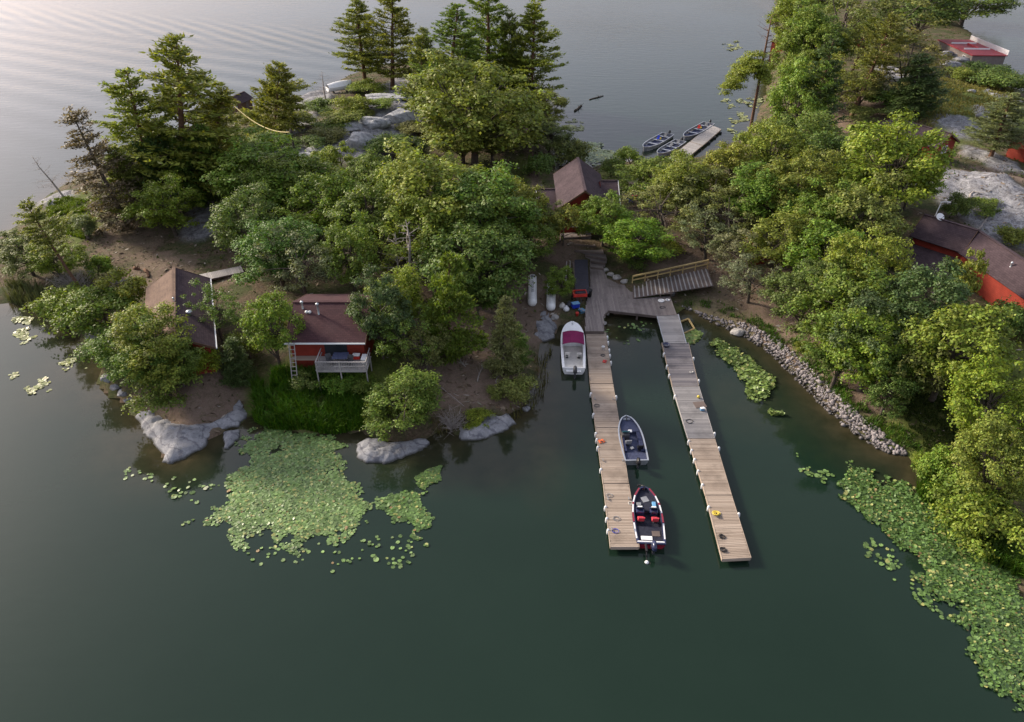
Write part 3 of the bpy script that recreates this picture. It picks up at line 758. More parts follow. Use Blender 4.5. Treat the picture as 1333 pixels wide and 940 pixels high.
# --- the knoll
for a in [('shrub', 412, 132, 2.2, 42, G1, 'dark shrub below the covered boat'), ('shrub', 452, 132, 2.6, 44, G3, 'olive shrub right of the covered boat'),
          ('shrub', 432, 158, 1.6, 44, G1, 'low shrub above the pale knoll boulders'), ('shrub', 398, 178, 1.8, 46, G2, 'dark shrub right of the service pole'),
          ('shrub', 530, 148, 1.2, 44, OL, 'dry olive ground bush on the bare knoll'), ('shrub', 478, 108, 1.8, 50, G3, 'yellowish bush under the tall knoll pines'),
          ('shrub', 472, 142, 1.0, 30, OL, 'small dry tuft between the two knoll slabs'), ('shrub', 560, 128, 2.0, 50, OL, 'brownish bush under the dark knoll pine'),
          ('shrub', 446, 146, 1.8, 50, G3, 'olive bush above the cracked knoll slab'), ('shrub', 498, 140, 1.2, 36, G3, 'small bush between the flat pinkish slab and the split block'), ('shrub', 420, 172, 1.8, 44, OL, 'dull bush left of the cracked knoll slab'), ('shrub', 385, 150, 2.2, 44, G3, 'bush right of the rounded yellow-green pine'), ('shrub', 470, 206, 2.0, 40, G2, 'dark bush in front of the front knoll boulder'), ('shrub', 345, 178, 2.2, 44, G1, 'bush under the middle of the sagging line'),
          ('sapling', 440, 186, 4.5, 34, G4, 'bright yellow-green sapling in front of the knoll boulders'), ('sapling', 424, 196, 3.6, 34, G3, 'olive sapling left of the bright one'),
          ('shrub', 500, 178, 2.6, 54, G2, 'dark bush right of the front knoll boulder'), ('shrub', 530, 182, 2.4, 44, G6, 'darkest bush on the knoll under the oak')]: A_(*a, TR)
A_('pine', 462, -2, (476, 112), 76, G3, 'leftmost tall pine on the knoll with open arms', TR)
A_('pine', 510, -14, (511, 116), 84, G3, 'tall straight pine at the middle of the knoll row', TR)
A_('densepine', 549, 40, (548, 128), 44, OL, 'short olive pine between the tall knoll pines', TR)
A_('pine', 590, 10, (584, 140), 98, G1, 'dark full pine right of the tall knoll row', TR)
A_('pine', 642, -30, (634, 128), 92, G1, 'highest pine of the northern row, top out of frame', TR)
A_('pine', 698, 3, (690, 140), 84, G3, 'easternmost pine of the northern row over the red shed', TR)
A_('densepine', 664, 22, (662, 132), 50, OL, 'olive slim pine between the two eastern pines', TR)
A_('densepine', 612, 62, (606, 140), 56, G1, 'young pine in front of the dark full pine', TR)
A_('broad', 628, 70, (618, 214), 148, G3, 'great olive oak on the north-east of the island', TR)
A_('broad', 583, 100, 9, 86, G3, 'olive oak crown left of the great oak', TR)
A_('broad', 600, 150, 8, 100, G3, 'low oak in front of the great oak', TR)
A_('broad', 652, 124, 8, 84, G1, 'oak just left of the red shed', TR)
A_('full', 640, 158, 7, 62, OL, 'narrow olive tree beside the shaded path', TR)
A_('full', 708, 120, 6.5, 52, G3, 'yellowish tree on the east shore near the red shed', TR)
A_('full', 716, 158, 6, 54, G2, 'dark tree on the east shore by the back bay lilies', TR)
A_('shrub', 738, 196, 3.4, 46, G2, 'dark bush touching the lodge roof on its far left', TR)
A_('shrub', 700, 205, 3.2, 40, G2, 'dark bush along the path behind the lodge', TR)
# --- centre of the island
for a in [('broad', 345, 188, 10, 126, G5, 'light green oak in front of the service pole'), ('broad', 322, 216, 8.5, 80, G1, 'mid green oak left of the light green one'),
          ('broad', 392, 205, 9, 96, G1, 'oak between the light green oak and the saplings'), ('broad', 425, 232, 9, 92, G5, 'fresh green crown above the path'),
          ('broad', 478, 205, 7, 66, G1, 'small oak below the knoll bush'), ('broad', 520, 212, 9, 80, G3, 'olive crown left of the giant central oak'),
          ('broad', 572, 200, 13, 150, G3, 'giant central oak, biggest crown on the island'), ('broad', 625, 232, 11, 120, G1, 'wide oak right of the giant central oak'),
          ('broad', 478, 242, 9, 84, G1, 'mid oak left of the dead grey crown'), ('broad', 655, 232, 8.5, 76, G3, 'yellowish oak above the shaded side of the lodge'),
          ('broad', 684, 250, 7, 66, G3, 'light oak next to the lodge left wing'), ('thin', 716, 268, 5.5, 46, OL, 'sparse pale tree against the red lodge front'),
          ('broad', 312, 256, 8.5, 86, G2, 'dark oak at the west side of the central wood'), ('broad', 352, 288, 8.5, 96, G2, 'dark oak behind the middle cabin, left one'),
          ('thin', 385, 310, 8, 84, GR, 'grey-green oak overhanging the middle cabin roof'), ('broad', 450, 292, 8.5, 70, G1, 'round oak behind the middle cabin ridge'),
          ('broad', 612, 290, 10, 116, G2, 'dark oak below the giant central oak'), ('broad', 556, 262, 10, 108, G3, 'olive oak under the giant central oak'),
          ('broad', 650, 292, 8, 80, G1, 'green oak left of the lodge steps'), ('broad', 690, 296, 5.5, 54, G1, 'low tree shading the lodge steps'),
          ('bare', 530, 292, 9, 90, GR, 'dead grey oak crown in the middle of the wood'), ('bare', 512, 308, 7, 70, GR, 'second dead crown left of the bigger dead one'),
          ('hemlock', 586, 332, (584, 462), 88, (.13, .18, .045), 'feathery light green hemlock above the bare point'), ('broad', 512, 354, 8, 70, G4, 'yellow-green oak right of the middle cabin'),
          ('broad', 487, 368, 8.5, 66, G6, 'dark oak against the right end of the middle cabin'), ('thin', 525, 400, 7, 70, G1, 'thin oak in front of the yellow-green oak'),
          ('broad', 620, 338, 7, 62, G2, 'dark oak right of the hemlock'), ('thin', 552, 424, 5.5, 62, OL, 'sparse tree with bare twigs above the bare point'),
          ('broad', 528, 496, 5.2, 94, G5, 'leafy green tree at the shore behind the left shore rock'), ('shrub', 500, 520, 2.8, 50, G1, 'bush at the left of the leafy shore tree'),
          ('spruce', 656, 386, (655, 486), 48, (.2, .215, .1), 'pale lone spruce on the bare point'), ('spruce', 672, 420, (676, 480), 34, G2, 'small dark spruce behind the pale lone one'),
          ('shrub', 676, 494, 1.8, 48, OL, 'olive bush at the tip of the bare point'), ('shrub', 624, 538, 1.3, 32, G4, 'bright bush on the right shore rock'),
          ('brush', 590, 538, (588, 556), 50, GR, 'bare driftwood branches beside the right shore rock'), ('shrub', 648, 506, .9, 26, OL, 'low dry bush in the centre of the bare point'),
          ('broad', 345, 385, 8, 70, G5, 'green tree between the two western cabins'), ('shrub', 320, 440, 2.4, 40, G1, 'bush left of the ladder'),
          ('shrub', 440, 488, 1.7, 48, G5, 'bright bush under the cabin deck'), ('shrub', 400, 488, 1.6, 44, G2, 'dark bush beside the ladder foot'),
          ('shrub', 475, 500, 1.6, 36, G1, 'shrub on the stones right of the cabin deck')]: A_(*a, TR)
# --- around the left cabin
for a in [('sapling', 150, 358, 5.0, 60, G4, 'bright yellow-green tree left of the left cabin'), ('broad', 188, 415, 7.5, 92, G3, 'big oak covering the front of the left cabin'),
          ('broad', 168, 425, 7, 84, G1, 'oak at the water left of the big front oak'), ('broad', 222, 446, 5, 60, G1, 'green tree in front of the left cabin gable'),
          ('thin', 272, 376, 6.5, 56, G2, 'thin oak hanging over the left cabin roof'), ('shrub', 128, 388, 3.5, 82, G1, 'wide shrub on the shore below the bright tree'),
          ('spruce', 302, 446, 4.5, 46, G6, 'dark little spruce right of the left cabin'), ('shrub', 258, 452, 2.8, 46, G4, 'yellow bush against the left cabin gable'),
          ('shrub', 140, 440, 2.6, 60, G2, 'dark shrub at the waterline left of the big oak'), ('shrub', 215, 492, 2.2, 70, G1, 'low shrub above the sloping granite shore')]: A_(*a, TR)
# --- around the lodge and the landing
for a in [('full', 789, 258, 6.5, 62, G5, 'fresh green maple left half before the lodge'), ('full', 830, 284, 6.5, 78, G5, 'fresh green maple right half above the ramp'),
          ('sapling', 735, 272, 5.0, 46, G3, 'slim tree against the red lodge wall'), ('shrub', 796, 208, 2.8, 30, G2, 'round dark bush behind the lodge'),
          ('shrub', 824, 198, 2.6, 30, G5, 'green bush at the foot of the back boat dock'), ('full', 730, 350, 4.2, 34, G5, 'leafy tree leaning over the second rowing boat'),
          ('shrub', 868, 318, 1.6, 40, G3, 'yellowish bush behind the ramp railing'), ('shrub', 828, 328, 1.6, 44, G2, 'dark bush above the ramp railing')]: A_(*a, TP)
# --- the point to the east
for a in [('broad', 856, 205, 6.5, 76, G1, 'low tree beside the back boat dock'), ('broad', 890, 208, 8, 84, G3, 'olive tree in front of the back boat dock'),
          ('thin', 872, 245, 7, 86, OL, 'sparse olive tree above the lodge lawn'), ('thin', 925, 222, 8, 92, OL, 'sparse tree in the middle of the eastern grove'),
          ('broad', 960, 188, 9, 80, G3, 'olive oak by the half-dead pine'), ('broad', 1012, 168, 10, 80, G3, 'oak right of the half-dead pine trunk'),
          ('broad', 1042, 150, 11, 104, G1, 'dense oak in the eastern grove'), ('broad', 1054, 90, 14, 72, G3, 'tall leafy tree on the far shore edge'),
          ('broad', 1044, -8, 14, 60, G3, 'yellowish tall tree at the top edge nearest the open lake'), ('broad', 1058, -30, 15, 84, G1, 'green tall tree at the top edge, crown cut by the frame'), ('broad', 1044, 68, 11, 48, G3, 'leafy tree leaning out over the far shore'), ('broad', 1052, 30, 14, 62, G3, 'bright tall tree at the top edge by the lake'), ('pine', 1082, 62, 17, 72, G6, 'bluish dark pine in the far wood'),
          ('broad', 1072, 14, 15, 80, G1, 'tall leafy tree at the top of the far wood'), ('thin', 1110, -12, 15, 90, OL, 'sparse crown above the orange roof'),
          ('thin', 1160, -14, 15, 96, OL, 'sparse tall crown at the top, right of the orange roof'), ('broad', 1212, -20, 15, 100, G2, 'dark crown at the top by the boathouse'),
          ('broad', 1268, -22, 12, 92, G2, 'dark crown leaning over the water at the top'), ('highpine', 1168, 22, (1108, 152), 72, OL, 'leaning pine with a long pale trunk in the clearing'),
          ('highpine', 1142, 26, (1098, 118), 56, OL, 'leaning pine with a reddish trunk in the clearing'), ('thin', 1100, 72, 12, 76, G3, 'light tree left of the leaning pines'), ('broad', 1130, 92, 7, 64, OL, 'dull low tree behind the leaning pines'), ('shrub', 1160, 118, 3, 56, G2, 'dark bush at the far side of the clearing'), ('shrub', 1128, 142, 2, 40, OL, 'dry bush at the foot of the leaning pines'),
          ('thin', 1196, 42, 13, 84, OL, 'grey-green tree above the dark spruce'), ('spruce', 1196, 72, (1190, 150), 74, G6, 'dark spruce at the edge of the lawn'),
          ('broad', 1090, 178, 9, 76, G2, 'shaded oak below the clearing'), ('full', 1165, 148, (1162, 292), 116, G4, 'bright yellow-green maple beside the small red cabin'),
          ('full', 1198, 205, 7, 56, G4, 'bright maple half leaning on the granite slope'), ('broad', 1052, 205, 10, 90, G3, 'oak in front of the hidden red shed'),
          ('broad', 1004, 222, 9, 92, G1, 'green oak in the middle of the grove'), ('thin', 962, 248, 8, 80, OL, 'thin olive tree by the fallen plank'),
          ('broad', 1076, 250, 9, 86, G1, 'oak left of the dull olive oak'), ('broad', 1122, 238, 10, 98, OL, 'large dull olive oak in the eastern wood'),
          ('thin', 928, 275, 6.5, 70, GR, 'grey thin tree above the ramp top'), ('thin', 968, 302, 6, 64, GR, 'grey-green sapling near the trail'),
          ('broad', 1030, 282, 8, 80, G3, 'olive tree beside the small dark roof'), ('broad', 1092, 300, 9, 96, G1, 'oak at the upper edge of the shore path'),
          ('broad', 1152, 282, 10, 88, G3, 'yellow-olive oak left of the long red building'), ('thin', 985, 338, 5.5, 66, GR, 'wispy grey tree over the trail'),
          ('broad', 1058, 345, 8, 84, G2, 'dark oak above the bare shore path'), ('broad', 1118, 352, 9, 100, G1, 'oak in front of the long red building, left one'),
          ('full', 1178, 352, 9, 96, G6, 'dark tree under the long red roof'), ('full', 1232, 338, 9, 96, G6, 'darkest tree touching the long red roof'),
          ('sapling', 1268, 328, 7, 42, G3, 'slim olive tree before the red wall'), ('broad', 1152, 410, 8.5, 104, G5, 'green oak on the bank above the stones'),
          ('broad', 1108, 420, 7.5, 76, G1, 'oak leaning over the shore path'), ('broad', 1262, 400, 10, 124, G3, 'yellowish oak below the long red building'),
          ('thin', 1208, 438, 8, 84, OL, 'dull thin oak with a leaning grey trunk'), ('broad', 1172, 470, 6, 70, G2, 'dark low tree at the lawn edge'),
          ('broad', 1312, 484, 9, 106, G4, 'bright yellow-green tree at the right edge'), ('thin', 1300, 552, 6.5, 64, G3, 'bright tree with bare lower branches by the lilies'),
          ('full', 1322, 560, 8, 84, G3, 'tree at the lower right corner of the wood'), ('shrub', 1234, 594, 3.0, 54, G5, 'green shrub at the end of the stone bank'),
          ('shrub', 1252, 632, 3.0, 80, G1, 'shrub standing along the lily shore'), ('shrub', 1300, 668, 3.4, 84, G3, 'yellowish shrub along the lily shore at the right'),
          ('shrub', 1204, 594, 1.3, 28, G4, 'bright low shrub touching the stone bank end'), ('pine', 1318, 128, 9, 80, GR, 'grey-green pine at the right edge by the lawn'),
          ('shrub', 1276, 88, 3, 56, G2, 'dark bush below the boathouse'), ('shrub', 1310, 96, 3.5, 60, G2, 'dark bush at the right shore behind the lawn'),
          ('shrub', 1250, 88, 2.6, 40, G3, 'yellowish bush in front of the boathouse dock'), ('shrub', 1245, 258, 2.6, 34, G2, 'dark bush on the granite slope by the lamp post'),
          ('shrub', 1285, 262, 1.4, 40, G1, 'low bush in a cleft of the granite slope'), ('shrub', 1318, 396, 3.4, 56, G2, 'dark bush against the far end of the long red building'), ('shrub', 1330, 300, 1.8, 40, G3, 'olive bush right of the granite slope'),
          ('shrub', 1062, 452, 1.2, 24, G4, 'yellow-green tuft at the top of the stone bank'), ('shrub', 1048, 446, 1.0, 22, G4, 'smaller yellow-green tuft beside the stone bank')]: A_(*a, TP)

# the half-dead pine by the back boats: bare broken top, living foliage low on one side
hb = ground(974, 181)
hp = thing('pine_tree', 'half-dead pine with bare broken top and one green side by the back bay', 'pine tree', hb, 0, TP)
t_ = MB(); top = P(1005, 20, 0); ht = height_at(hb.y, 20)-hb.z; tx = P(1005, 20, hb.z+ht).x-hb.x
t_.tube([(0, 0, -.5), (.05, 0, .3), (tx*.3, 0, ht*.3), (tx*.62, .1, ht*.62), (tx*.86, .1, ht*.86), (tx, 0, ht)], [.36, .3, .26, .2, .13, .05], 8)
for k in range(26):
    z = rng.uniform(.5, 1); az = rng.uniform(0, 6.28); L = rng.uniform(.6, 3.4)*(1.2-z*.6); a = np.array([tx*z, .1, ht*z]); b = a+np.array([math.cos(az), math.sin(az), rng.uniform(-.15, .4)])*L
    t_.tube([a, (a+b)/2+rng.normal(size=3)*.15, b], [.06, .035, .01], 4, False)
    for j in range(2):
        s = a+(b-a)*rng.uniform(.4, .95); t_.tube([s, s+rng.normal(size=3)*.6], [.02, .006], 3, False)
t_.build('trunk', M['pinebark'], hp)
g_ = Geo()
for k in range(64):
    fx = rng.uniform(-1, .35); c = np.array([tx*.5+fx*4.6-.6, rng.normal()*1.3, ht*(.50+.13*(1-abs(fx+.3)))+rng.normal()*.9-2.2*(abs(fx)**2)])
    n = 190; q = rand_unit(n); q[:, 2] = abs(q[:, 2])*1.0-.2*rng.random(n); C = c+q*rng.uniform(.3, 1.4, n)[:, None]*np.array([1, 1, .7])
    Vv, Ff = leaf_quads(C, q+np.array([0, 0, .5]), .17, .5, .5); g_.add(Vv, Ff)
cr = np_mesh('crown', np.concatenate(g_.V), np.concatenate(g_.F), M['needle'], hp); cr.color = (*G3, 1)
# ------------------------------------------------------------------ buildings
def uv_slope(o, scale=1.0):
    """roof planes: u along the eave, v up the slope, in metres"""
    me = o.data; uvl = me.uv_layers.new(name='slope')
    for p in me.polygons:
        n = p.normal; up = Vector((0, 0, 1))-n*n.z
        if up.length < 1e-3: up = Vector((0, 1, 0))
        up.normalize(); al = up.cross(n)
        for li in p.loop_indices:
            co = me.vertices[me.loops[li].vertex_index].co
            uvl.data[li].uv = (co.dot(al)*scale, co.dot(up)*scale)
def window(parent, c, w, h, axis, out, cross=True):
    """framed window set proud of a wall; axis: 'x' or 'y' = direction the wall runs; out: +1/-1 outward sign"""
    c = Vector(c); a = Vector((1, 0, 0)) if axis == 'x' else Vector((0, 1, 0)); n = (Vector((0, 1, 0)) if axis == 'x' else Vector((1, 0, 0)))*out
    fb = MB(); f = .07
    def bx(mb, off, sa, sz, th, dn):
        d = (sa, th, sz) if axis == 'x' else (th, sa, sz); mb.box(c+a*off[0]+Vector((0, 0, off[1]))+n*dn, d)
    bx(fb, (0, h/2), w+.16, .08, .07, .035); bx(fb, (0, -h/2), w+.2, .08, .1, .05)
    bx(fb, (-w/2, 0), .08, h-.08, .07, .035); bx(fb, (w/2, 0), .08, h-.08, .07, .035)
    if cross: bx(fb, (0, 0), .05, h-.08, .05, .03)
    wn_ = fb.build('window', M['white'], parent)
    pb = MB(); bx(pb, (0, 0), w-.08, h-.08, .02, .012); pb.build('pane', M['glass'], wn_)
    return wn_
def door(parent, c, w, h, axis, out, mat):
    c = Vector(c); n = (Vector((0, 1, 0)) if axis == 'x' else Vector((1, 0, 0)))*out; a = Vector((1, 0, 0)) if axis == 'x' else Vector((0, 1, 0))
    b = MB(); d = (w, .05, h) if axis == 'x' else (.05, w, h); b.box(c+n*.025, d)
    o = b.build('door', mat, parent); k = MB(); k.lathe(c+n*.08+a*w*.38, [(.03, -.03), (.04, 0), (.03, .03)], 8); k.build('handle', M['grey'], o)
def gable_house(name, label, cat, cx, cy, rz, L, W, zb, ze, zr, wall='redwall', roof='roof', oh=.45, ohe=.4, roof2=None, off=0.0, skip=(), gut=True, found=1.2):
    """ridge along local x; walls from zb, eaves at ze, ridge at zr; off: ridge offset in y"""
    zg = zb-found
    root = thing(name, label, cat, (cx, cy, zb), rz)
    x, y = L/2, W/2; e = ze-zb; r = zr-zb; bz = zg-zb
    b = MB()
    V = [(-x, -y, bz), (x, -y, bz), (x, y, bz), (-x, y, bz), (-x, -y, e), (x, -y, e), (x, y, e), (-x, y, e), (-x, off, r-.06), (x, off, r-.06)]
    b.add(V, [(0, 1, 5, 4), (1, 2, 6, 9, 5), (2, 3, 7, 6), (3, 0, 4, 8, 7), (4, 5, 9, 8), (6, 7, 8, 9)])
    b.build('wall', M[wall], root)
    sl = (r-e)/(y+off if off < 0 else y-off)
    def side(s, mat):
        ye = s*(y+oh); run = abs(ye-off); ze_ = r-(r-e)/abs(s*y-off)*run
        q = [(-x-ohe, ye, ze_+.1), (x+ohe, ye, ze_+.1), (x+ohe, off, r+.1), (-x-ohe, off, r+.1)]
        m = MB(); m.slab(q, .12); o = m.build('roof', M[mat], root); uv_slope(o); return ye, ze_
    fl = side(-1, roof); bk = side(1, roof2 or roof)
    for s, (ye, z_) in ((-1, fl), (1, bk)):
        for ex in (-1, 1):
            xx = ex*(x+ohe+.025); MB().beam((xx, ye, z_+.01), (xx, off+s*.02, r+.01), .04, .2).build('fascia', M['brownwall'], root)
    cp = MB(); cp.beam((-x-ohe, off, r+.125), (x+ohe, off, r+.125), .34, .05); c_ = cp.build('ridge_cap', M[roof], root); uv_slope(c_)
    if gut:
        g = MB()
        for s, (ye, z_) in ((-1, fl), (1, bk)):
            if s in skip: continue
            g.beam((-x-ohe, ye+s*.06, z_+.0), (x+ohe, ye+s*.06, z_+.0), .12, .12)
        if g.v: g.build('gutter', M['gutter'], root)
    root['dims'] = 0
    del root['dims']
    return root, e, r
def pipe(root, x, y, z, h, r=.09, hat=.16):
    b = MB(); b.lathe((x, y, z), [(r*1.6, 0), (r*1.5, .06), (r, .1), (r, h), (hat, h+.03), (hat*.9, h+.12), (.02, h+.2)], 12); return b.build('vent_pipe', M['steelpipe'], root)

# --- middle cabin: ridge left-right, deck and ladder at the front
c1, e, r = gable_house('red_cabin', 'red cabin with maroon roof, three roof vents and a railed deck in front', 'cabin', -16.4, 58.1, 0, 6.5, 7.6, 3.35, 5.55, 6.95, roof='roofred', oh=.55, ohe=.3, skip=(1,), found=2.2)
for x_, u_ in ((-2.55, 0), (-1.0, 1)):
    pipe(c1, x_, -.75-.6*u_, 3.28-.22*u_, .75 if u_ == 0 else 1.1)
b = MB()
for k in (-.14, .14): b.lathe((-2.0+k, -1.15, 3.2), [(.16, 0), (.16, .12), (.12, .2), (.02, .24)], 12)
b.build('roof_vent', M['white'], c1)
MB().box((.75, -3.83, 1.15), (2.0, .06, 1.55)).build('sliding_door', M['glass'], c1)
b = MB()   # deck of the cabin
for k in range(15): b.box((-.35+1.95, -3.95-.15*k-.07, .36), (4.5, .135, .04))
dk = b.build('deck', M['greywood'], c1)
b = MB()
for x_ in (-.55, 1.5, 3.75):
    b.beam((x_, -6.1, -2.6), (x_, -6.1, 1.25), .1, .1); b.beam((x_, -4.1, -2.6), (x_, -4.1, .3), .1, .1)
for z_ in (.75, 1.2): b.beam((-.6, -6.1, z_), (3.8, -6.1, z_), .09 if z_ < 1 else .16, .05 if z_ < 1 else .04); b.beam((3.75, -6.1, z_), (3.75, -3.9, z_), .09, .05); b.beam((-.55, -6.1, z_), (-.55, -3.9, z_), .09, .05)
for k in range(30): b.beam((-.5+k*.145, -6.1, .35), (-.5+k*.145, -6.1, 1.2), .035, .035)
b.beam((-.6, -6.17, .28), (3.8, -6.17, .28), .04, .18)
b.build('railing', M['greywood'], c1)
b = MB(); b.box((-1.95, -4.15, .3), (2.55, .65, .06)); b.beam((-3.2, -4.45, -2.4), (-3.2, -4.45, .3), .1, .1); b.build('side_landing', M['dock'], c1)
lz = GZ(-19.2, 52.6)
lad = thing('ladder', 'pale wooden ladder leaning against the front of the red cabin', 'ladder', (-19.25, 53.2, lz))
b = MB(); tz = 5.5-lz
for s in (-.24, .24): b.beam((s, -.9, .02), (s, .35, tz), .06, .1)
b.build('rail', M['greywood'], lad)
for k in range(11): t = (k+.5)/11; MB().beam((-.24, -.9+1.25*t, tz*t), (.24, -.9+1.25*t, tz*t), .05, .05).build('rung', M['greywood'], lad)
# things on that deck
def at1(x, y, z=0.38): return (-16.4+x, 58.1+y, 3.35+z)
t = thing('patio_table', 'square grey table standing on the cabin deck', 'table', at1(1.35, -4.95))
MB().box((0, 0, .72), (1.35, 1.05, .05), bev=.015).build('tabletop', M['bluegrey'], t)
for sx in (-1, 1):
    for sy in (-1, 1): MB().box((sx*.58, sy*.42, .35), (.06, .06, .7)).build('leg', M['darkgrey'], t)
t = thing('cooler', 'white lidded red cooler against the deck wall', 'cooler', at1(2.6, -4.35))
MB().box((0, 0, .19), (.62, .4, .36), bev=.03).build('body', M['red'], t); MB().box((0, 0, .42), (.66, .44, .1), bev=.03).build('lid', M['white'], t)
t = thing('cooler', 'tall white box at the right corner of the cabin deck', 'cooler', at1(3.4, -4.8), R_(90))
MB().box((0, 0, .21), (.85, .45, .42), bev=.04).build('body', M['offwhite'], t); MB().box((0, 0, .47), (.9, .5, .1), bev=.03).build('lid', M['white'], t)
for k, (x_, y_, rz, lab) in enumerate([(.45, -5.3, .5, 'dark deck chair left of the grey deck table'), (2.2, -5.5, -.4, 'dark deck chair right of the grey deck table')]):
    t = thing('deck_chair', lab, 'chair', at1(x_, y_), rz, 'chairs on the cabin deck')
    MB().box((0, 0, .42), (.5, .48, .05)).build('seat', M['darkgrey'], t); MB().beam((0, .24, .42), (0, .4, .95), .5, .04, (0, 1, 0)).build('backrest', M['darkgrey'], t)
    for sx in (-.22, .22):
        for sy in (-.2, .2): MB().box((sx, sy, .2), (.04, .04, .4)).build('leg', M['grey'], t)

# --- left cabin: ridge runs towards the camera, sunlight painted into the west slope's colour
rzl = math.atan2(55.3-64.6, -29.8+33.35)       # ridge direction
cl, e, r = gable_house('red_cabin', 'red gabled cabin with one slope coloured sunlit tan and one plum slope', 'cabin', -31.6, 59.6, rzl, 13.0, 5.1, 2.2, 4.85, 6.35, roof='rooflit', roof2='roof', oh=.5, ohe=.5, skip=(-1,))
# local x points towards the camera; -y is the west side after rotation? (fixed below by the choice of slopes)
b = MB(); b.lathe((2.0, 1.2, 3.45), [(.17, 0), (.17, .25), (.3, .3), (.28, .38), (.03, .5)], 12); b.build('vent_pipe', M['steelpipe'], cl)
pipe(cl, .4, .05, 4.15, .35, .06, .1)
window(cl, (6.5, 1.1, 1.5), 1.0, 1.0, 'y', 1); window(cl, (6.5, -1.2, 1.5), 1.0, 1.0, 'y', 1); window(cl, (2, 2.55, 1.4), 1.2, .9, 'x', 1); door(cl, (-3, 2.55, 1.05), .9, 2.0, 'x', 1, M['white'])
b = MB()
for k in range(8): b.box((-1.6, -2.65-.16*k-.08, .1), (6.6, .15, .05))
b.build('porch', M['timber'], cl)
b = MB()
for z_ in (.6, 1.05): b.beam((-4.9, -3.95, z_), (1.7, -3.95, z_), .08, .05)
for k in range(6): b.beam((-4.9+k*1.32, -3.95, -1.2), (-4.9+k*1.32, -3.95, 1.05), .09, .09)
b.build('railing', M['timber'], cl)
# plank walk behind it
a0 = ground(262, 366); a1 = ground(316, 352); pw = thing('boardwalk', 'grey plank walk leading east from the left cabin', 'boardwalk', (a0+a1)/2)
b = MB(); d = (a1-a0); n_ = 26; rzw = math.atan2(d.y, d.x); zz = max(a0.z, a1.z, GZ((a0.x+a1.x)/2, (a0.y+a1.y)/2))-(a0.z+a1.z)/2+.18
for k in range(n_): q = d*((k+.5)/n_-.5); b.box((q.x, q.y, zz), (d.length/n_*.9, 1.7, .05), rzw)
b.build('decking', M['greywood'], pw); b = MB(); nn = Vector((-d.y, d.x, 0)).normalized()
for s in (-.75, .75): b.beam(-d/2+nn*s+Vector((0, 0, zz-.12-d.z*-.5)), d/2+nn*s+Vector((0, 0, zz-.12-d.z*.5)), .1, .16)
b.build('joist', M['timber'], pw)
# picnic table / bench left of the cabin
bp = ground(161, 370); t = thing('bench', 'dark plank bench under the bright tree left of the cabin', 'bench', bp, R_(40))
MB().box((0, 0, .45), (1.7, .5, .06)).build('seat', M['darkgrey'], t)
for s in (-.65, .65): MB().box((s, 0, .2), (.1, .42, .42)).build('leg', M['timber'], t)

# --- lodge: tall front gable with cross wings
lg, e, r = gable_house('lodge', 'red lodge with a tall plum-brown gable and lower wings beside the lily bay', 'lodge', 8.75, 89.6, R_(-90), 10.2, 5.3, 1.9, 5.8, 7.7, oh=.55, ohe=.9, gut=False)
# local x -> -Y (towards the camera), local y -> +X
def wing(y0, y1, xs, ze, zr, nm='wing'):
    """cross wing along local y with its ridge at local x = xs"""
    b = MB(); e_ = ze-1.9; r_ = zr-1.9; h = 4.0
    b.add([(xs-h, y0, -1.2), (xs+h, y0, -1.2), (xs+h, y1, -1.2), (xs-h, y1, -1.2), (xs-h, y0, e_), (xs+h, y0, e_), (xs+h, y1, e_), (xs-h, y1, e_), (xs, y0, r_-.06), (xs, y1, r_-.06)],
          [(0, 1, 5, 8, 4), (1, 2, 6, 5), (2, 3, 7, 9, 6), (3, 0, 4, 7), (5, 6, 9, 8), (7, 4, 8, 9)]); w_ = b.build('wing', M['redwall'], lg)
    s = 1 if y1 > y0 else -1; k = (r_-e_)/h; o_ = h+.5
    for q in (1, -1):
        m = MB(); m.slab([(xs, y0, r_+.1), (xs, y1+s*.4, r_+.1), (xs+q*o_, y1+s*.4, r_+.1-k*o_), (xs+q*o_, y0, r_+.1-k*o_)], .12); o = m.build('roof', M['roof'], lg); uv_slope(o)
    t = MB()
    t.beam((xs, y1+s*.43, r_+.04), (xs+o_, y1+s*.43, r_+.04-k*o_), .06, .2)
    t.build('bargeboard', M['white'], lg)
    m = MB(); m.beam((xs, y0, r_+.12), (xs, y1+s*.4, r_+.12), .3, .05); m.build('ridge_cap', M['roof'], lg)
wing(2.55, 4.4, -.7, 4.5, 6.5); wing(-2.55, -5.2, -.6, 3.9, 5.4)
window(lg, (5.1, .9, 3.2), .9, .8, 'y', 1); window(lg, (5.1, -.9, 1.4), 1.0, 1.0, 'y', 1); door(lg, (5.1, .8, 1.05), .95, 2.05, 'y', 1, M['white'])
window(lg, (3.32, 3.2, 1.4), .9, .9, 'y', 1)

# --- the shore hut
h0 = ground(312, 147)
hut, e, r = gable_house('shed', 'small brown-roofed shed on the north-west shore', 'shed', h0.x, h0.y+1.3, R_(75), 3.4, 3.0, h0.z+.15, h0.z+2.2, h0.z+3.1, wall='brownwall', oh=.35, ohe=.3, gut=False)
window(hut, (-1.7, 0, 1.2), .7, .6, 'y', -1); door(hut, (0, -1.5, .95), .8, 1.8, 'x', -1, M['timber'])
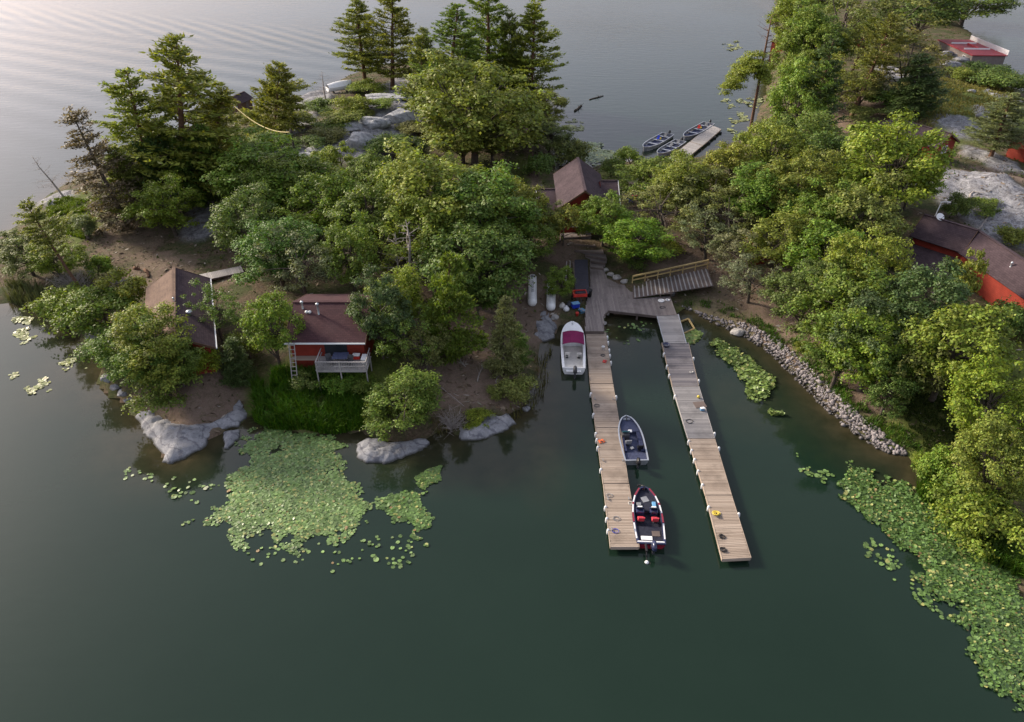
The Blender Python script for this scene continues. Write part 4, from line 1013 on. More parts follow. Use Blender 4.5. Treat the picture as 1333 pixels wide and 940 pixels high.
# --- red shed behind the knoll oaks
s0 = ground(688, 146)
sh1, e, r = gable_house('shed', 'narrow red shed with a dark roof behind the north-eastern pines', 'shed', s0.x, s0.y+1.6, R_(84), 4.6, 3.2, s0.z+.1, s0.z+3.0, s0.z+4.3, oh=.3, ohe=.35, gut=False)
window(sh1, (-2.3, .7, 1.5), .6, .6, 'y', -1); door(sh1, (-2.3, -.5, .95), .8, 1.8, 'y', -1, M['brownwall'])
# --- long red building, two ranges set at an angle
def from_ridge(name, label, ra, rb, ea, eb, zr, ze, zb, **kw):
    """ridge through pixels ra-rb at height zr, front eave through ea-eb at height ze"""
    A = P(*ra, zr); B = P(*rb, zr); c = P(*ea, ze); d_ = P(*eb, ze); dr = (B-A); dr.z = 0; L = dr.length; dr.normalize(); nn = Vector((-dr.y, dr.x, 0))
    w1 = abs(((c+d_)/2-A).dot(nn)); oh = .5; W = 2*(w1-oh)
    mid = (A+B)/2
    return gable_house(name, label, 'building', mid.x, mid.y, math.atan2(dr.y, dr.x), L-.5, W, zb, ze+.25*(zr-ze)*2*oh/W*2, zr, oh=oh, ohe=.25, **kw)
la, e, r = from_ridge('long_cabin', 'upper range of the long red building, plum roof beside the lamp post', (1203, 280), (1273, 301), (1195, 311), (1254, 328), 9.0, 7.3, 4.6, gut=False)
lb, e2, r2 = from_ridge('long_cabin', 'lower range of the long red building running out at the right edge', (1273, 301), (1430, 402), (1256, 330), (1322, 385), 8.9, 7.2, 4.4, gut=False)
for o_, ee, xs in ((la, e, ()), (lb, e2, ())):
    W_ = [abs(v.co.y) for ch in o_.children if ch.name.startswith('wall') for v in ch.data.vertices][0]
    if o_ is la: Wa = W_
    for x_ in xs: window(o_, (x_, -W_, 1.35), 1.1, .8, 'x', -1)
W_ = Wa
b = MB(); b.slab([(-4.4, -W_-.02, 1.75), (3.0, -W_-.02, 1.75), (3.0, -W_-4.2, .9), (-4.4, -W_-4.2, .9)], .12); o = b.build('porch_roof', M['roof'], la); uv_slope(o)
b = MB()
for x_ in (-4, -.5, 3): b.beam((x_, -W_-3.9, -1.5), (x_, -W_-3.9, .8), .12, .12)
b.build('porch_post', M['timber'], la)
for x_, y_ in ((-1.4, -.9), (2.6, -1.2)): pipe(lb, x_, y_, 3.7, .45, .07, .12)
# --- small red cabin at the granite slope
p0 = P(1226, 166, 9.4)
p1 = P(1236, 186, 9.4); 
sc_, e, r = gable_house('red_cabin', 'small red cabin with plum roof and white gable window above the granite slope', 'cabin', 57.6, 103.6, R_(-58), 8.4, 4.6, 6.1, 8.3, 9.6, oh=.45, ohe=.4, gut=False)
window(sc_, (4.2, 0, 1.35), 1.0, .9, 'y', 1); door(sc_, (0, -2.3, 1.0), .9, 1.9, 'x', -1, M['white'])
# --- red cabin cut by the right edge
q0 = ground(1345, 214)
rc, e, r = gable_house('red_cabin', 'red cabin wall cut off by the right edge of the picture', 'cabin', q0.x+1.2, q0.y+2.2, R_(20), 6, 4.4, q0.z+.2, q0.z+2.6, q0.z+3.8, gut=False)
window(rc, (-1.5, -2.2, 1.3), 1.0, .8, 'x', -1)
# --- hidden red buildings in the eastern wood
for (u, v, rz, L, W, lab, hh) in [(1040, 246, .3, 5, 4, 'red shed almost hidden by the eastern grove', 2.2), (1000, 338, .1, 4.2, 3.4, 'low red shed with a dark roof above the trail', 2.0), (1130, 420, -.5, 5, 4, 'red hut glimpsed through the oaks above the stone bank', 2.6), (1122, 62, -.9, 9, 6, 'orange-red cabin at the top of the far wood', 4.0), (1016, 66, .9, 4, 3.2, 'red boathouse on the far shore of the point', 2.2)]:
    g0 = ground(u, v)
    o_, e, r = gable_house('shed' if L < 5.5 else 'red_cabin', lab, 'shed' if L < 5.5 else 'cabin', g0.x, g0.y+1, rz, L, W, g0.z+.1, g0.z+hh, g0.z+hh+1.1, roof='roof' if u != 1122 else 'roofred', oh=.3, ohe=.3, gut=False)
    window(o_, (-L*.2, -W/2, hh*.55), .7, .6, 'x', -1); door(o_, (L*.22, -W/2, .95), .8, 1.8, 'x', -1, M['brownwall'])
# --- boathouse at the top right: red upper deck with white rails over grey walls
bz = 0.5; A = P(1240, 60, 3.4); B = P(1284, 66, 3.4); C_ = P(1290, 58, 3.4); Dd = P(1246, 40, 3.4)
bh = thing('boathouse', 'red-decked boathouse with white rails at the far right shore', 'boathouse', ((A+C_)/2).to_2d().to_3d())
cen = (A+C_)/2; ux = (C_-Dd); ux.z = 0; Lb = ux.length; ux.normalize(); uy = Vector((-ux.y, ux.x, 0)); Wb = 7.6
bh.rotation_euler.z = math.atan2(ux.y, ux.x)
MB().box((0, 0, 1.2), (Lb, Wb, 3.2)).build('wall', M['greywall'], bh)
MB().box((0, 0, 2.9), (Lb+.6, Wb+.6, .2)).build('roof_deck', M['reddeck'], bh)
b = MB(); b.box((0, Wb/2+.25, 3.5), (Lb+.6, .12, 1.1)); b.build('parapet', M['white'], bh)
for x_ in (-Lb*.22, Lb*.16): MB().box((x_, 0, 3.15), (.3, Wb*.8, .3)).build('white_beam', M['white'], bh)
MB().box((-Lb*.02, 0.5, 3.2), (Lb*.3, .16, .4)).build('bench_board', M['redvinyl'], bh)
for x_ in (Lb*.3,): window(bh, (x_, -Wb/2, 1.7), 1.4, .8, 'x', -1)
g1 = P(1268, 86, .8); wd = thing('dock', 'pinkish plank landing in front of the boathouse', 'dock', g1, math.atan2(ux.y, ux.x))
b = MB()
for k in range(40): b.box((-8+.4*k, 0, .1), (.37, 9, .08))
b.build('decking', M['timber'], wd); b = MB()
for x_ in (-7, 0, 7): b.beam((x_, -4, -1.6), (x_, 4, -1.6), .3, 3.2)
b.build('crib', M['timber'], wd)
# ------------------------------------------------------------------ docks, landing, ramp
DZ = .5
def seg_quad(l0, r0, r1, l1, z=DZ): return [P(*l0, z), P(*r0, z), P(*r1, z), P(*l1, z)]
def dock_section(root, q, mat, board=.15, base=None, longi=False):
    """q: far-left, far-right, near-right, near-left; boards laid across"""
    o = base; q = [Vector(p)-o for p in q]
    L = ((q[3]-q[0]).length+(q[2]-q[1]).length)/2; n = max(2, int(L/board)); b = MB(); g = .012/L
    for k in range(n):
        t0, t1 = k/n+g, (k+1)/n-g; dz = rng.normal()*.004; ex = rng.normal()*.012
        l0 = q[0].lerp(q[3], t0); r0 = q[1].lerp(q[2], t0); l1 = q[0].lerp(q[3], t1); r1 = q[1].lerp(q[2], t1)
        e_ = (r0-l0).normalized()*ex; up = Vector((0, 0, dz))
        b.slab([l1-e_+up, r1+e_+up, r0+e_+up, l0-e_+up], .04)
    sec = b.build('deck_section', mat, root)
    s = MB(); ins = (q[1]-q[0]).normalized()
    for a, c, sg in ((q[0], q[3], 1), (q[1], q[2], -1)):
        i_ = ins*(sg*-.03); s.beam(a+i_+Vector((0, 0, -.1)), c+i_+Vector((0, 0, -.1)), .045, .22)
    s.beam(q[0]+Vector((0, 0, -.15)), q[1]+Vector((0, 0, -.15)), .05, .2); s.beam(q[3]+Vector((0, 0, -.15)), q[2]+Vector((0, 0, -.15)), .05, .2)
    s.build('side_rail', M['dock'] if mat != M['dockgrey'] else M['greywood'], sec)
    f = MB(); m = (q[0]+q[1]+q[2]+q[3])/4; ax = ((q[3]-q[0])).normalized()
    for t in (.2, .5, .8):
        c = q[0].lerp(q[3], t)*.5+q[1].lerp(q[2], t)*.5
        f.box(c+Vector((0, 0, -.36)), ((q[1]-q[0]).length*.86, L*.22, .34), math.atan2(ins.y, ins.x))
    f.build('float', M['black'], sec)
    return sec
def bumper(root, p, d, base, L=.42):
    b = MB(); p = Vector(p)-base; d = Vector(d).normalized()
    b.lathe(p, [(.03, -.3), (.1, -.24), (.12, 0), (.1, .2), (.05, .27)], 10, m=Vector((0, 0, 1)).rotation_difference((d*.6+Vector((0, 0, -.8))).normalized()).to_matrix().to_4x4() if False else None)
    return b.build('fender', M['white'], root)
LP = [(763, 432, 788, 432), (769, 500, 797.5, 500), (776, 557, 807, 557), (786, 630, 818, 630), (795.5, 713, 832, 713)]
base = P(790, 560, 0)
dl = thing('floating_dock', 'left floating dock of tan boards with white fenders, bass boats alongside', 'dock', base)
for a, b_ in zip(LP[:-1], LP[1:]): dock_section(dl, seg_quad(a[:2], a[2:], (b_[2]-.4, b_[1]-1), (b_[0]-.3, b_[1]-1)), M['dock'], base=base)
def edge(tab, v, right):
    for a, b_ in zip(tab[:-1], tab[1:]):
        if a[1] <= v <= b_[1]: t = (v-a[1])/(b_[1]-a[1]); return (a[2]+(b_[2]-a[2])*t) if right else a[0]+(b_[0]-a[0])*t
for v in (514, 541, 566, 574, 584, 613, 662, 677, 692): bumper(dl, P(edge(LP, v, 0)-1.6, v, .32), (-1, 0, 0), base)
for v in (440, 447, 457, 464, 473, 518): bumper(dl, P(edge(LP, v, 1)+1.4, v, .32), (1, 0, 0), base)
b = MB()
for v in (520, 600, 650, 690):
    for rt in (0, 1):
        p = P(edge(LP, v, rt)+(-3 if rt else 3), v, DZ)-base; b.box(p+Vector((0, 0, .05)), (.05, .08, .1)); b.box(p+Vector((0, 0, .11)), (.06, .28, .035))
b.build('cleat', M['grey'], dl)
RP = [(854.5, 410, 883, 410), (864.5, 445, 893, 445)]
RQ = [(862, 446, 896, 446), (876, 503, 909.5, 503), (896.5, 571, 930, 571), (919.5, 645, 952, 645), (941, 729, 977.5, 727)]
base = P(900, 560, 0)
dr_ = thing('floating_dock', 'right floating dock, grey boards near shore and tan at the far end', 'dock', base)
for (a, b_), m_ in zip(zip(RQ[:-1], RQ[1:]), ('dockdark', 'dockgrey', 'dock', 'dock')): dock_section(dr_, seg_quad(a[:2], a[2:], (b_[2]-.3, b_[3]-1), (b_[0]-.3, b_[1]-1)), M[m_], base=base)
for v in (462, 478, 490, 517, 576, 588, 600, 615, 633, 662): bumper(dr_, P(edge(RQ, v, 0)-1.6, v, .32), (-1, 0, 0), base)
for v in (468, 497, 566, 585, 671): bumper(dr_, P(edge(RQ, v, 1)+1.4, v, .32), (1, 0, 0), base)
gb = P(874, 430, 0); gw = thing('gangway', 'narrow pale grey gangway from the landing to the right dock', 'gangway', gb)
q = [P(854.5, 409, .82), P(883, 409, .82), P(893.5, 447, .56), P(865, 447, .56)]; q = [p-gb for p in q]; b = MB(); n = 26
for k in range(n):
    t0, t1 = k/n+.003, (k+1)/n-.003; b.slab([q[0].lerp(q[3], t1), q[1].lerp(q[2], t1), q[1].lerp(q[2], t0), q[0].lerp(q[3], t0)], .035)
b.build('decking', M['greywood'], gw); b = MB()
for a, c in ((q[0], q[3]), (q[1], q[2])): b.beam(a+Vector((0, 0, -.06)), c+Vector((0, 0, -.06)), .06, .16)
b.build('side_rail', M['alu'], gw)

# --- landing platform
LPX = [(762, 431), (762, 402), (768, 372), (768, 345), (786, 350), (790, 362), (806, 370), (823, 372), (826, 389), (872, 385), (881, 410), (855, 411), (792, 404), (786, 410), (786, 431)]
pz = .85; base = P(800, 390, 0)
poly = [P(u, v, pz) for u, v in LPX]
lp = thing('landing_deck', 'weathered plank landing deck where both docks begin', 'deck', base)
b = MB(); x0 = min(p.x for p in poly); x1 = max(p.x for p in poly); bw = .15; px2 = [(p.x, p.y) for p in poly]
k = x0
while k < x1:
    xc = k+bw/2; ys = []
    for i in range(len(px2)):
        (ax, ay), (bx_, by) = px2[i], px2[(i+1) % len(px2)]
        if (ax > xc) != (bx_ > xc): ys.append(ay+(by-ay)*(xc-ax)/(bx_-ax))
    ys.sort()
    for ya, yb in zip(ys[::2], ys[1::2]):
        y_ = ya
        while y_ < yb-.02:                                     # boards butted end to end
            ye = min(yb, y_+(rng.uniform(2.2, 4.0))); b.box((xc-base.x, (y_+ye)/2-base.y, pz-.02+rng.normal()*.003), (bw-.012, ye-y_-.01, .04)); y_ = ye
    k += bw
b.build('decking', M['deck'], lp)
b = MB()
for p, q in zip(poly, poly[1:]+poly[:1]): b.beam(p-base+Vector((0, 0, -.17)), q-base+Vector((0, 0, -.17)), .06, .24)
b.build('rim_joist', M['timber'], lp)
b = MB()
for u, v in ((788, 405), (830, 408), (858, 410), (878, 409), (880, 390)):
    p = P(u, v, pz)-base; b.beam((p.x, p.y+.15, -1.4), (p.x, p.y+.15, pz-.3), .2, .2)
b.build('post', M['timber'], lp)
# --- ramp with treads and a lumber handrail
ra = [P(823, 371, .95), P(824, 388, .95), P(929, 372, 1.9), P(921, 350, 1.9)]; base = (ra[0]+ra[2])/2; base.z = .9
rp = thing('ramp', 'plank ramp with raised treads climbing from the landing to the trail', 'ramp', base)
q = [p-base for p in ra]; b = MB(); b.slab([q[1], q[2], q[3], q[0]], .08); b.build('ramp_boards', M['timber'], rp)
b = MB(); n = 19
for k in range(n): t = (k+.5)/n; a = q[0].lerp(q[3], t); c = q[1].lerp(q[2], t); b.beam(a+Vector((0, 0, .04)), c+Vector((0, 0, .04)), .14, .07)
b.build('tread', M['greywood'], rp)
b = MB(); off = (q[0]-q[1]).normalized()*.12
for h in (.55, 1.0): b.beam(q[0]+off+Vector((0, 0, h)), q[3]+off+Vector((0, 0, h)), .05, .14)
b.beam(q[0]+off+Vector((0, 0, 1.09)), q[3]+off+Vector((0, 0, 1.09)), .2, .04)
for k in range(7): a = (q[0]+off).lerp(q[3]+off, k/6); b.beam(a+Vector((0, .08, -.9)), a+Vector((0, .08, 1.05)), .1, .1)
b.build('handrail', M['newwood'], rp)
# --- timber steps up to the lodge
st = thing('timber_steps', 'wide timber-edged gravel steps rising to the lodge', 'steps', ground(768, 340)); b0 = st.location.copy()
for k, (ul, ur, vl, vr) in enumerate([(769, 786, 348, 350), (769, 788, 340, 343), (762, 790, 332, 338), (748, 786, 326, 330), (745, 775, 318, 320), (730, 770, 310, 307)]):
    z = .95+.28*k; A = P(ul, vl, z)-b0; B = P(ur, vr, z)-b0; dv = Vector((0, 1.35, 0))
    b = MB(); b.slab([A, B, B+dv, A+dv], .5); ob = b.build('step', M['deck'], st)
    m = MB(); m.beam(A+Vector((0, -.09, -.03)), B+Vector((0, -.09, -.03)), .17, .2); m.build('edge_timber', M['timber'], ob)
# --- dark boat-storage shed by the landing
A = [P(748, 338, 2.1), P(765, 338, 2.1), P(767, 382, 1.65), P(749, 382, 1.65)]; base = (A[0]+A[2])/2; base.z = .8
ds = thing('storage_shed', 'flat black-roofed lean-to beside the landing deck', 'shed', base); q = [p-base for p in A]
b = MB(); b.slab([q[3], q[2], q[1], q[0]], .1); b.build('roof', M['tarp'], ds)
b = MB(); zc = 1.35; xx0, xx1, yy0, yy1 = q[3].x+.15, q[2].x-.15, q[3].y+.2, q[0].y-.2
b.add([(xx0, yy0, -.6), (xx1, yy0, -.6), (xx1, yy1, -.6), (xx0, yy1, -.6), (xx0, yy0, q[3].z-.12), (xx1, yy0, q[2].z-.12), (xx1, yy1, q[1].z-.12), (xx0, yy1, q[0].z-.12)], [(0, 1, 5, 4), (1, 2, 6, 5), (2, 3, 7, 6), (3, 0, 4, 7), (4, 5, 6, 7)]); b.build('wall', M['timber'], ds)
b = MB(); b.box(((xx0+xx1)/2, yy0-.03, .1), (xx1-xx0-.5, .05, 1.1)); b.build('door', M['brownwall'], ds)
b = MB()
for x_ in (-.5, -.9): b.beam((q[0].x+x_, q[0].y, q[0].z-.2), (q[3].x+x_, q[3].y+2.2, q[3].z+.1), .07, .07)
b.build('pole_rack', M['greywood'], ds)
# --- back bay dock, two sections
base = P(905, 190, 0)
bd = thing('floating_dock', 'pale two-section dock with three fishing boats in the back bay', 'dock', base)
dock_section(bd, [P(868, 209, .5), P(896, 184, .5), P(913, 190, .5), P(886, 212, .5)][0:4] and [P(898, 184.5, .5), P(914, 189.5, .5), P(887, 211.5, .5), P(868, 208, .5)], M['greywood'], base=base)
dock_section(bd, [P(925, 162.5, .5), P(939, 168, .5), P(915, 189, .5), P(899, 184, .5)], M['greywood'], base=base)
# --- rim of stones and stone bank
def stone_geo(c, r, n=None):
    bm = bmesh.new(); bmesh.ops.create_icosphere(bm, subdivisions=1, radius=1)
    s = Vector((rng.uniform(.7, 1.3), rng.uniform(.6, 1.1), rng.uniform(.4, .8)))*r; R3 = Matrix.Rotation(rng.uniform(0, 6.28), 3, 'Z') @ Matrix.Rotation(rng.normal()*.5, 3, 'X')
    for v in bm.verts: v.co = R3 @ Vector((v.co.x*s.x, v.co.y*s.y, v.co.z*s.z))*rng.uniform(.8, 1.15)+Vector(c)
    bm.verts.index_update(); V = np.array([v.co[:] for v in bm.verts]); Fq = np.array([[w.index for w in f.verts] for f in bm.faces]); bm.free(); return V, Fq
bank = [(888,398,2),(914,411,4),(943,422,8),(971,430,12),(1004,449,15),(1037,478,17),(1070,510,19),(1109,548,18),(1150,578,14),(1179,592,5)]
g = Geo(); 
for (u0, v0, w0), (u1, v1, w1) in zip(bank[:-1], bank[1:]):
    n = int(math.hypot(u1-u0, v1-v0)*(w0+w1)/2/3.4)
    for k in range(n):
        t = rng.random(); s = rng.uniform(-1, 1); w_ = (w0+(w1-w0)*t)*.72; dl_ = math.hypot(u1-u0, v1-v0); nx_, ny_ = -(v1-v0)/dl_, (u1-u0)/dl_
        p = ground(u0+(u1-u0)*t+nx_*w_*s, v0+(v1-v0)*t+ny_*w_*s); r = rng.uniform(.08, .2)*(1.4 if rng.random() < .12 else 1)
        Vq, Fq = stone_geo((p.x, p.y, max(p.z, 0)+r*.25), r); g.add(Vq, Fq)
rb = np_mesh('stone_bank', np.concatenate(g.V), np.concatenate(g.F), M['riprap'])
tag(rb, 'long bank of broken grey stones along the bay shore', 'stone bank', kind='stuff')
def rock(u, v, r, label, name='boulder', mat='fieldstone', group=None, sub=2, flat=.55, wide=1.0, z=None):
    p = ground(u, v); bm = bmesh.new(); bmesh.ops.create_icosphere(bm, subdivisions=sub+2, radius=1); sd_ = rng.uniform(0, 50)
    s = Vector((r*wide, r, r*flat))
    pl_ = [(rand_unit(1)[0]*np.array([1, 1, .9]), rng.uniform(.62, .9)) for _ in range(9)]      # broken faces
    for w in bm.verts:
        c = w.co.copy(); d_ = np.array(c[:])
        for nn_, dd in pl_:
            e_ = float(d_ @ nn_)/np.linalg.norm(nn_)
            if e_ > dd: d_ = d_-nn_/np.linalg.norm(nn_)*(e_-dd)*.92
        c = Vector(d_)
        n1 = float(fbm(c.x*1.0+sd_, c.y+c.z*.8, .8, 5, 4))-.5; n2 = float(fbm(c.y*1.3+sd_, c.z+c.x*.9, .5, 8, 4))-.5; n3 = abs(float(fbm(c.x+c.y*.6+sd_, c.z*.8-c.y, .9, 18, 3))-.5)
        c *= 1+.3*n1+.22*n2-.14*math.exp(-(n3/.03)**2); w.co = Vector((c.x*s.x, c.y*s.y, c.z*s.z))
    me = bpy.data.meshes.new(name); bm.to_mesh(me); bm.free(); me.polygons.foreach_set('use_smooth', [True]*len(me.polygons)); me.materials.append(M[mat])
    o = bpy.data.objects.new(name, me); COL.objects.link(o); o.location = (p.x, p.y, p.z+r*flat*.25); o.rotation_euler.z = rng.uniform(0, 3) if wide == 1 else 0
    return tag(o, label, 'rock', group)
GE = 'boulders edging the landing deck'
for u, v, r, l in [(803, 362, .55, 'pale boulder between the steps and the ramp'), (813, 367, .5, 'boulder touching the lower end of the ramp'), (795, 358, .42, 'small stone right of the timber steps'), (789, 352, .4, 'stone at the lower corner of the timber steps'),
                   (782, 413, .45, 'pale stone at the landing corner above the left dock'), (785, 421, .4, 'lower stone at the landing corner above the left dock'), (790, 408, .35, 'stone wedged under the landing front edge'), (722, 414, .5, 'flat stone at the bow of the white motorboat'), (884, 446, .3, 'white stone inside the sunken timber frame')][:8]: rock(u, v, r, l, group=GE)
rock(960, 434, .75, 'round boulder standing in the bay below the stone bank')
for u, v, r, l, w_, f_ in [(468, 190, 2.1, 'pale rounded boulder at the front of the knoll', 1.5, .8), (520, 158, 2.4, 'big split granite block on the knoll under the oak', 1.3, .8), (452, 168, 1.8, 'cracked pale slab at the left of the knoll', 1.6, .55), (488, 162, 1.7, 'bluish granite slab in the middle of the knoll', 1.7, .6), (412, 196, 1.2, 'small pale boulder left of the bright sapling', 1.4, .6), (392, 204, 1.4, 'flat granite slab at the foot of the service pole', 2.2, .35), (505, 128, 2.0, 'flat pinkish slab at the top of the knoll', 2.4, .3)]: rock(u, v, r, l, mat='lichenrock', wide=w_, flat=f_, sub=3, group='granite blocks of the knoll')
for u, v, r, l in [(1238, 86, 1.6, 'white boulder heap in front of the boathouse, left one'), (1252, 80, 1.5, 'white boulder in front of the boathouse, right one'), (1232, 72, 1.4, 'topmost white boulder beside the boathouse'), (1246, 74, 1.2, 'white boulder wedged against the boathouse wall')]: rock(u, v, r, l, mat='granite', wide=1.5, group='white boulders by the boathouse')
for u, v, r, l in [(1148, 104, 1.8, 'dark boulder in the far clearing'), (1280, 152, 1.3, 'pinkish boulder on the eastern lawn'), (1264, 120, .8, 'small round stone on the eastern lawn'), (1262, 340, .1, '')][:3]: rock(u, v, r, l, mat='granite', group='boulders of the eastern lawn')

# --- granite shore slabs traced at their own size
def slab_rock(name, label, px, h, dome=.6, seed=1, mat='granite', tilt=(0, 0), deep=.5):
    poly = [tuple(P(u, v, 0)[:2]) for u, v in px]; xs = [p[0] for p in poly]; ys = [p[1] for p in poly]; st_ = .16
    ax = np.arange(min(xs)-1, max(xs)+1, st_); ay = np.arange(min(ys)-1, max(ys)+1, st_); X_, Y_ = np.meshgrid(ax, ay)
    wx_ = X_+(fbm(X_, Y_, 1.1, seed, 4)-.5)*.7; wy_ = Y_+(fbm(X_, Y_, 1.1, seed+9, 4)-.5)*.7
    d_ = d_poly(wx_, wy_, poly); d_ = np.where(in_poly(wx_, wy_, poly), d_, -d_)
    prof = 1-np.exp(-np.maximum(d_, 0)/dome)
    crack = np.abs(fbm(X_*.8+Y_*.5, Y_*1.3-X_*.6, 2.2, seed+33, 3)-.5)
    z = h*prof*(.75+.5*fbm(X_, Y_, 1.7, seed+5, 4))+tilt[0]*(X_-np.mean(xs))*prof+tilt[1]*(Y_-np.mean(ys))*prof-.28*h*np.exp(-(crack/.025)**2)*prof+(fbm(X_, Y_, .5, seed+2, 3)-.5)*.12*prof
    z = np.where(d_ > 0, np.maximum(z, .02), -.3-np.minimum(-d_, 1)*.8)
    nx_, ny_ = len(ax), len(ay); ii = np.arange(nx_*ny_).reshape(ny_, nx_); Fq = np.stack([ii[:-1, :-1], ii[:-1, 1:], ii[1:, 1:], ii[1:, :-1]], -1).reshape(-1, 4)
    Fq = Fq[(d_[:-1, :-1] > -.8).reshape(-1)]
    c0 = (np.mean(xs), np.mean(ys)); o = np_mesh(name, np.stack([X_-c0[0], Y_-c0[1], z], -1).reshape(-1, 3), Fq, M[mat], smooth=True); o.location = (c0[0], c0[1], 0)
    return tag(o, label, 'rock')
slab_rock('granite_slab', 'big grey granite slab sloping into the lake below the left cabin', [(175,522),(177,534),(182,560),(203,582),(211,603),(223,605),(244,596),(265,582),(281,563),(297,557),(312,556),(322,546),(323,530),(320,514),(312,513),(302,524),(296,540),(275,550),(253,553),(231,548),(218,539),(211,520)], .95, .9, 3)
slab_rock('granite_slab', 'small pale granite block split off beside the big slab', [(291,562),(292,584),(300,584),(314,573),(316,559)], .5, .35, 11)
slab_rock('granite_slab', 'left low granite rock in front of the leafy shore tree', [(464,580),(466,596),(478,604),(500,604),(530,594),(552,586),(564,576),(556,570),(530,574),(505,576),(492,570),(474,571)], .7, .5, 21)
slab_rock('granite_slab', 'right low granite rock at the tip of the bare point', [(590,558),(600,574),(620,574),(648,566),(673,552),(664,538),(650,543),(634,536),(622,548),(604,560)], .7, .5, 37)
slab_rock('granite_slab', 'bluish rock ledge under the rowing boats beside the motorboat', [(690,420),(686,438),(706,446),(722,442),(725,424),(722,408),(705,405)], .8, .6, 51, tilt=(0, .05))
slab_rock('granite_slab', 'pale flat rock at the western end of the back bay', [(806,212),(816,208),(832,206),(834,216),(812,218)], .5, .5, 61)
slab_rock('granite_slab', 'pale rock ledge at the western lawn shore', [(50,268),(62,258),(84,254),(82,268),(60,276)], .7, .6, 71)
for k, (u, v, r) in enumerate([(124, 438, .9), (131, 445, .6), (142, 492, .7), (150, 504, .5), (160, 512, .55), (168, 522, .5)]):
    rock(u, v, r, ['grey boulder highest in the stone row at the western waterline', 'second boulder of the western waterline row, beside the highest', 'flat boulder in the western waterline row under the big oak', 'fourth boulder of the western waterline row', 'fifth boulder of the western waterline row', 'lowest boulder of the western waterline row, by the big slab'][k], mat='granite', group='boulders along the western waterline')
rock(685, 533, .4, 'small white stone in the water off the bare point', mat='granite')
for k, (u, v, r) in enumerate([(452, 492, .5), (460, 500, .45), (468, 494, .4), (494, 504, .5), (446, 502, .4)]):
    rock(u, v, r, ['pale stone under the left of the cabin deck', 'pale stone lowest in the pile below the cabin deck', 'pale stone in the middle of the pile below the cabin deck', 'white stone apart to the right of the cabin deck', 'leftmost stone of the pile below the cabin deck'][k], mat='granite', group='stones below the cabin deck')
# ------------------------------------------------------------------ boats
class Hull:
    def __init__(s, L, B, zs=.55, rise=.3, full=.5, pw=2.4, stern=.92, keel=-.22):
        s.L, s.B, s.zs0, s.rise, s.full, s.pw, s.stern, s.keel = L, B, zs, rise, full, pw, stern, keel
        s.N = 22; s.T = [i/s.N for i in range(s.N+1)]
    def w(s, t):
        if t < s.full: return s.B/2*(s.stern+(1-s.stern)*math.sin(t/s.full*math.pi/2))
        u = (t-s.full)/(1-s.full); return s.B/2*max(0.0, 1-u**s.pw)**.58
    def zs(s, t): return s.zs0+s.rise*t**2.2
    def y(s, t): return -s.L/2+s.L*t
    def skin(s, name, mat, parent, stripe=None):
        V = []; F = []
        for t in s.T:
            w, z = max(s.w(t), .02), s.zs(t); k = s.keel+(z*.72-s.keel)*max(0, (t-.72)/.28)**2; c = k+(z-k)*.33; y_ = s.y(t)
            V += [(-w, y_, z), (-w*.95, y_, c+(z-c)*.5), (-w*.8, y_, c), (0, y_, k), (w*.8, y_, c), (w*.95, y_, c+(z-c)*.5), (w, y_, z)]
        for i in range(s.N):
            for j in range(6): a = i*7+j; F.append((a, a+7, a+8, a+1))
        F.append(tuple(range(6, -1, -1)))
        return MB().add(V, F, False).build(name, mat, parent)
    def gunwale(s, mat, parent, rim=.1, th=.05, name='gunwale'):
        V = []; F = []
        for t in s.T:
            w, z = max(s.w(t), .02), s.zs(t); i_ = max(0, w-rim); yi = s.y(t)-(rim if t > .97 else 0)
            for sg in (-1, 1): V += [(sg*(w+.025), s.y(t), z-.03), (sg*(w+.025), s.y(t), z+th), (sg*i_, yi, z+th), (sg*i_, yi, z-.06)]
        for i in range(s.N):
            for q in (0, 4):
                for j in range(4): a = i*8+q+j; b = i*8+q+(j+1) % 4; F.append((a, b, b+8, a+8))
        for q in (0, 4): F.append((q, q+1, q+2, q+3)); e = s.N*8+q; F.append((e+3, e+2, e+1, e))
        m = MB().add(V, F); z = s.zs(0); w = s.w(0)
        m.box((0, s.y(0)+.04, z+.0), (w*2+.05-.002, .1, .11)); return m.build(name, mat, parent)
    def floor(s, segs, mat, parent, rim=.1, name='deck'):
        """segs: (t0, t1, z) steps of the inside surface, one mesh"""
        m = MB()
        for t0, t1, z in segs:
            ts = [t0]+[t for t in s.T if t0 < t < t1]+[t1]; V = []; F = []
            for t in ts:
                w = max(.01, s.w(t)-rim); zz = z if not callable(z) else z(t); V += [(-w, s.y(t), zz), (w, s.y(t), zz), (-w, s.y(t), -.1), (w, s.y(t), -.1)]
            for i in range(len(ts)-1): a = i*4; F.append((a, a+1, a+5, a+4))
            F.append((0, 2, 3, 1)); e = (len(ts)-1)*4; F.append((e, e+1, e+3, e+2)); m.add(V, F)
        return m.build(name, mat, parent)
    def liner(s, mat, parent, rim=.1, name='liner'):
        V = []; F = []
        for t in s.T:
            w = max(.01, s.w(t)-rim-.004); V += [(-w, s.y(t), s.zs(t)), (-w*.96, s.y(t), .0), (w*.96, s.y(t), .0), (w, s.y(t), s.zs(t))]
        for i in range(s.N):
            a = i*4; F += [(a, a+1, a+5, a+4), (a+2, a+3, a+7, a+6)]
        return MB().add(V, F).build(name, mat, parent)
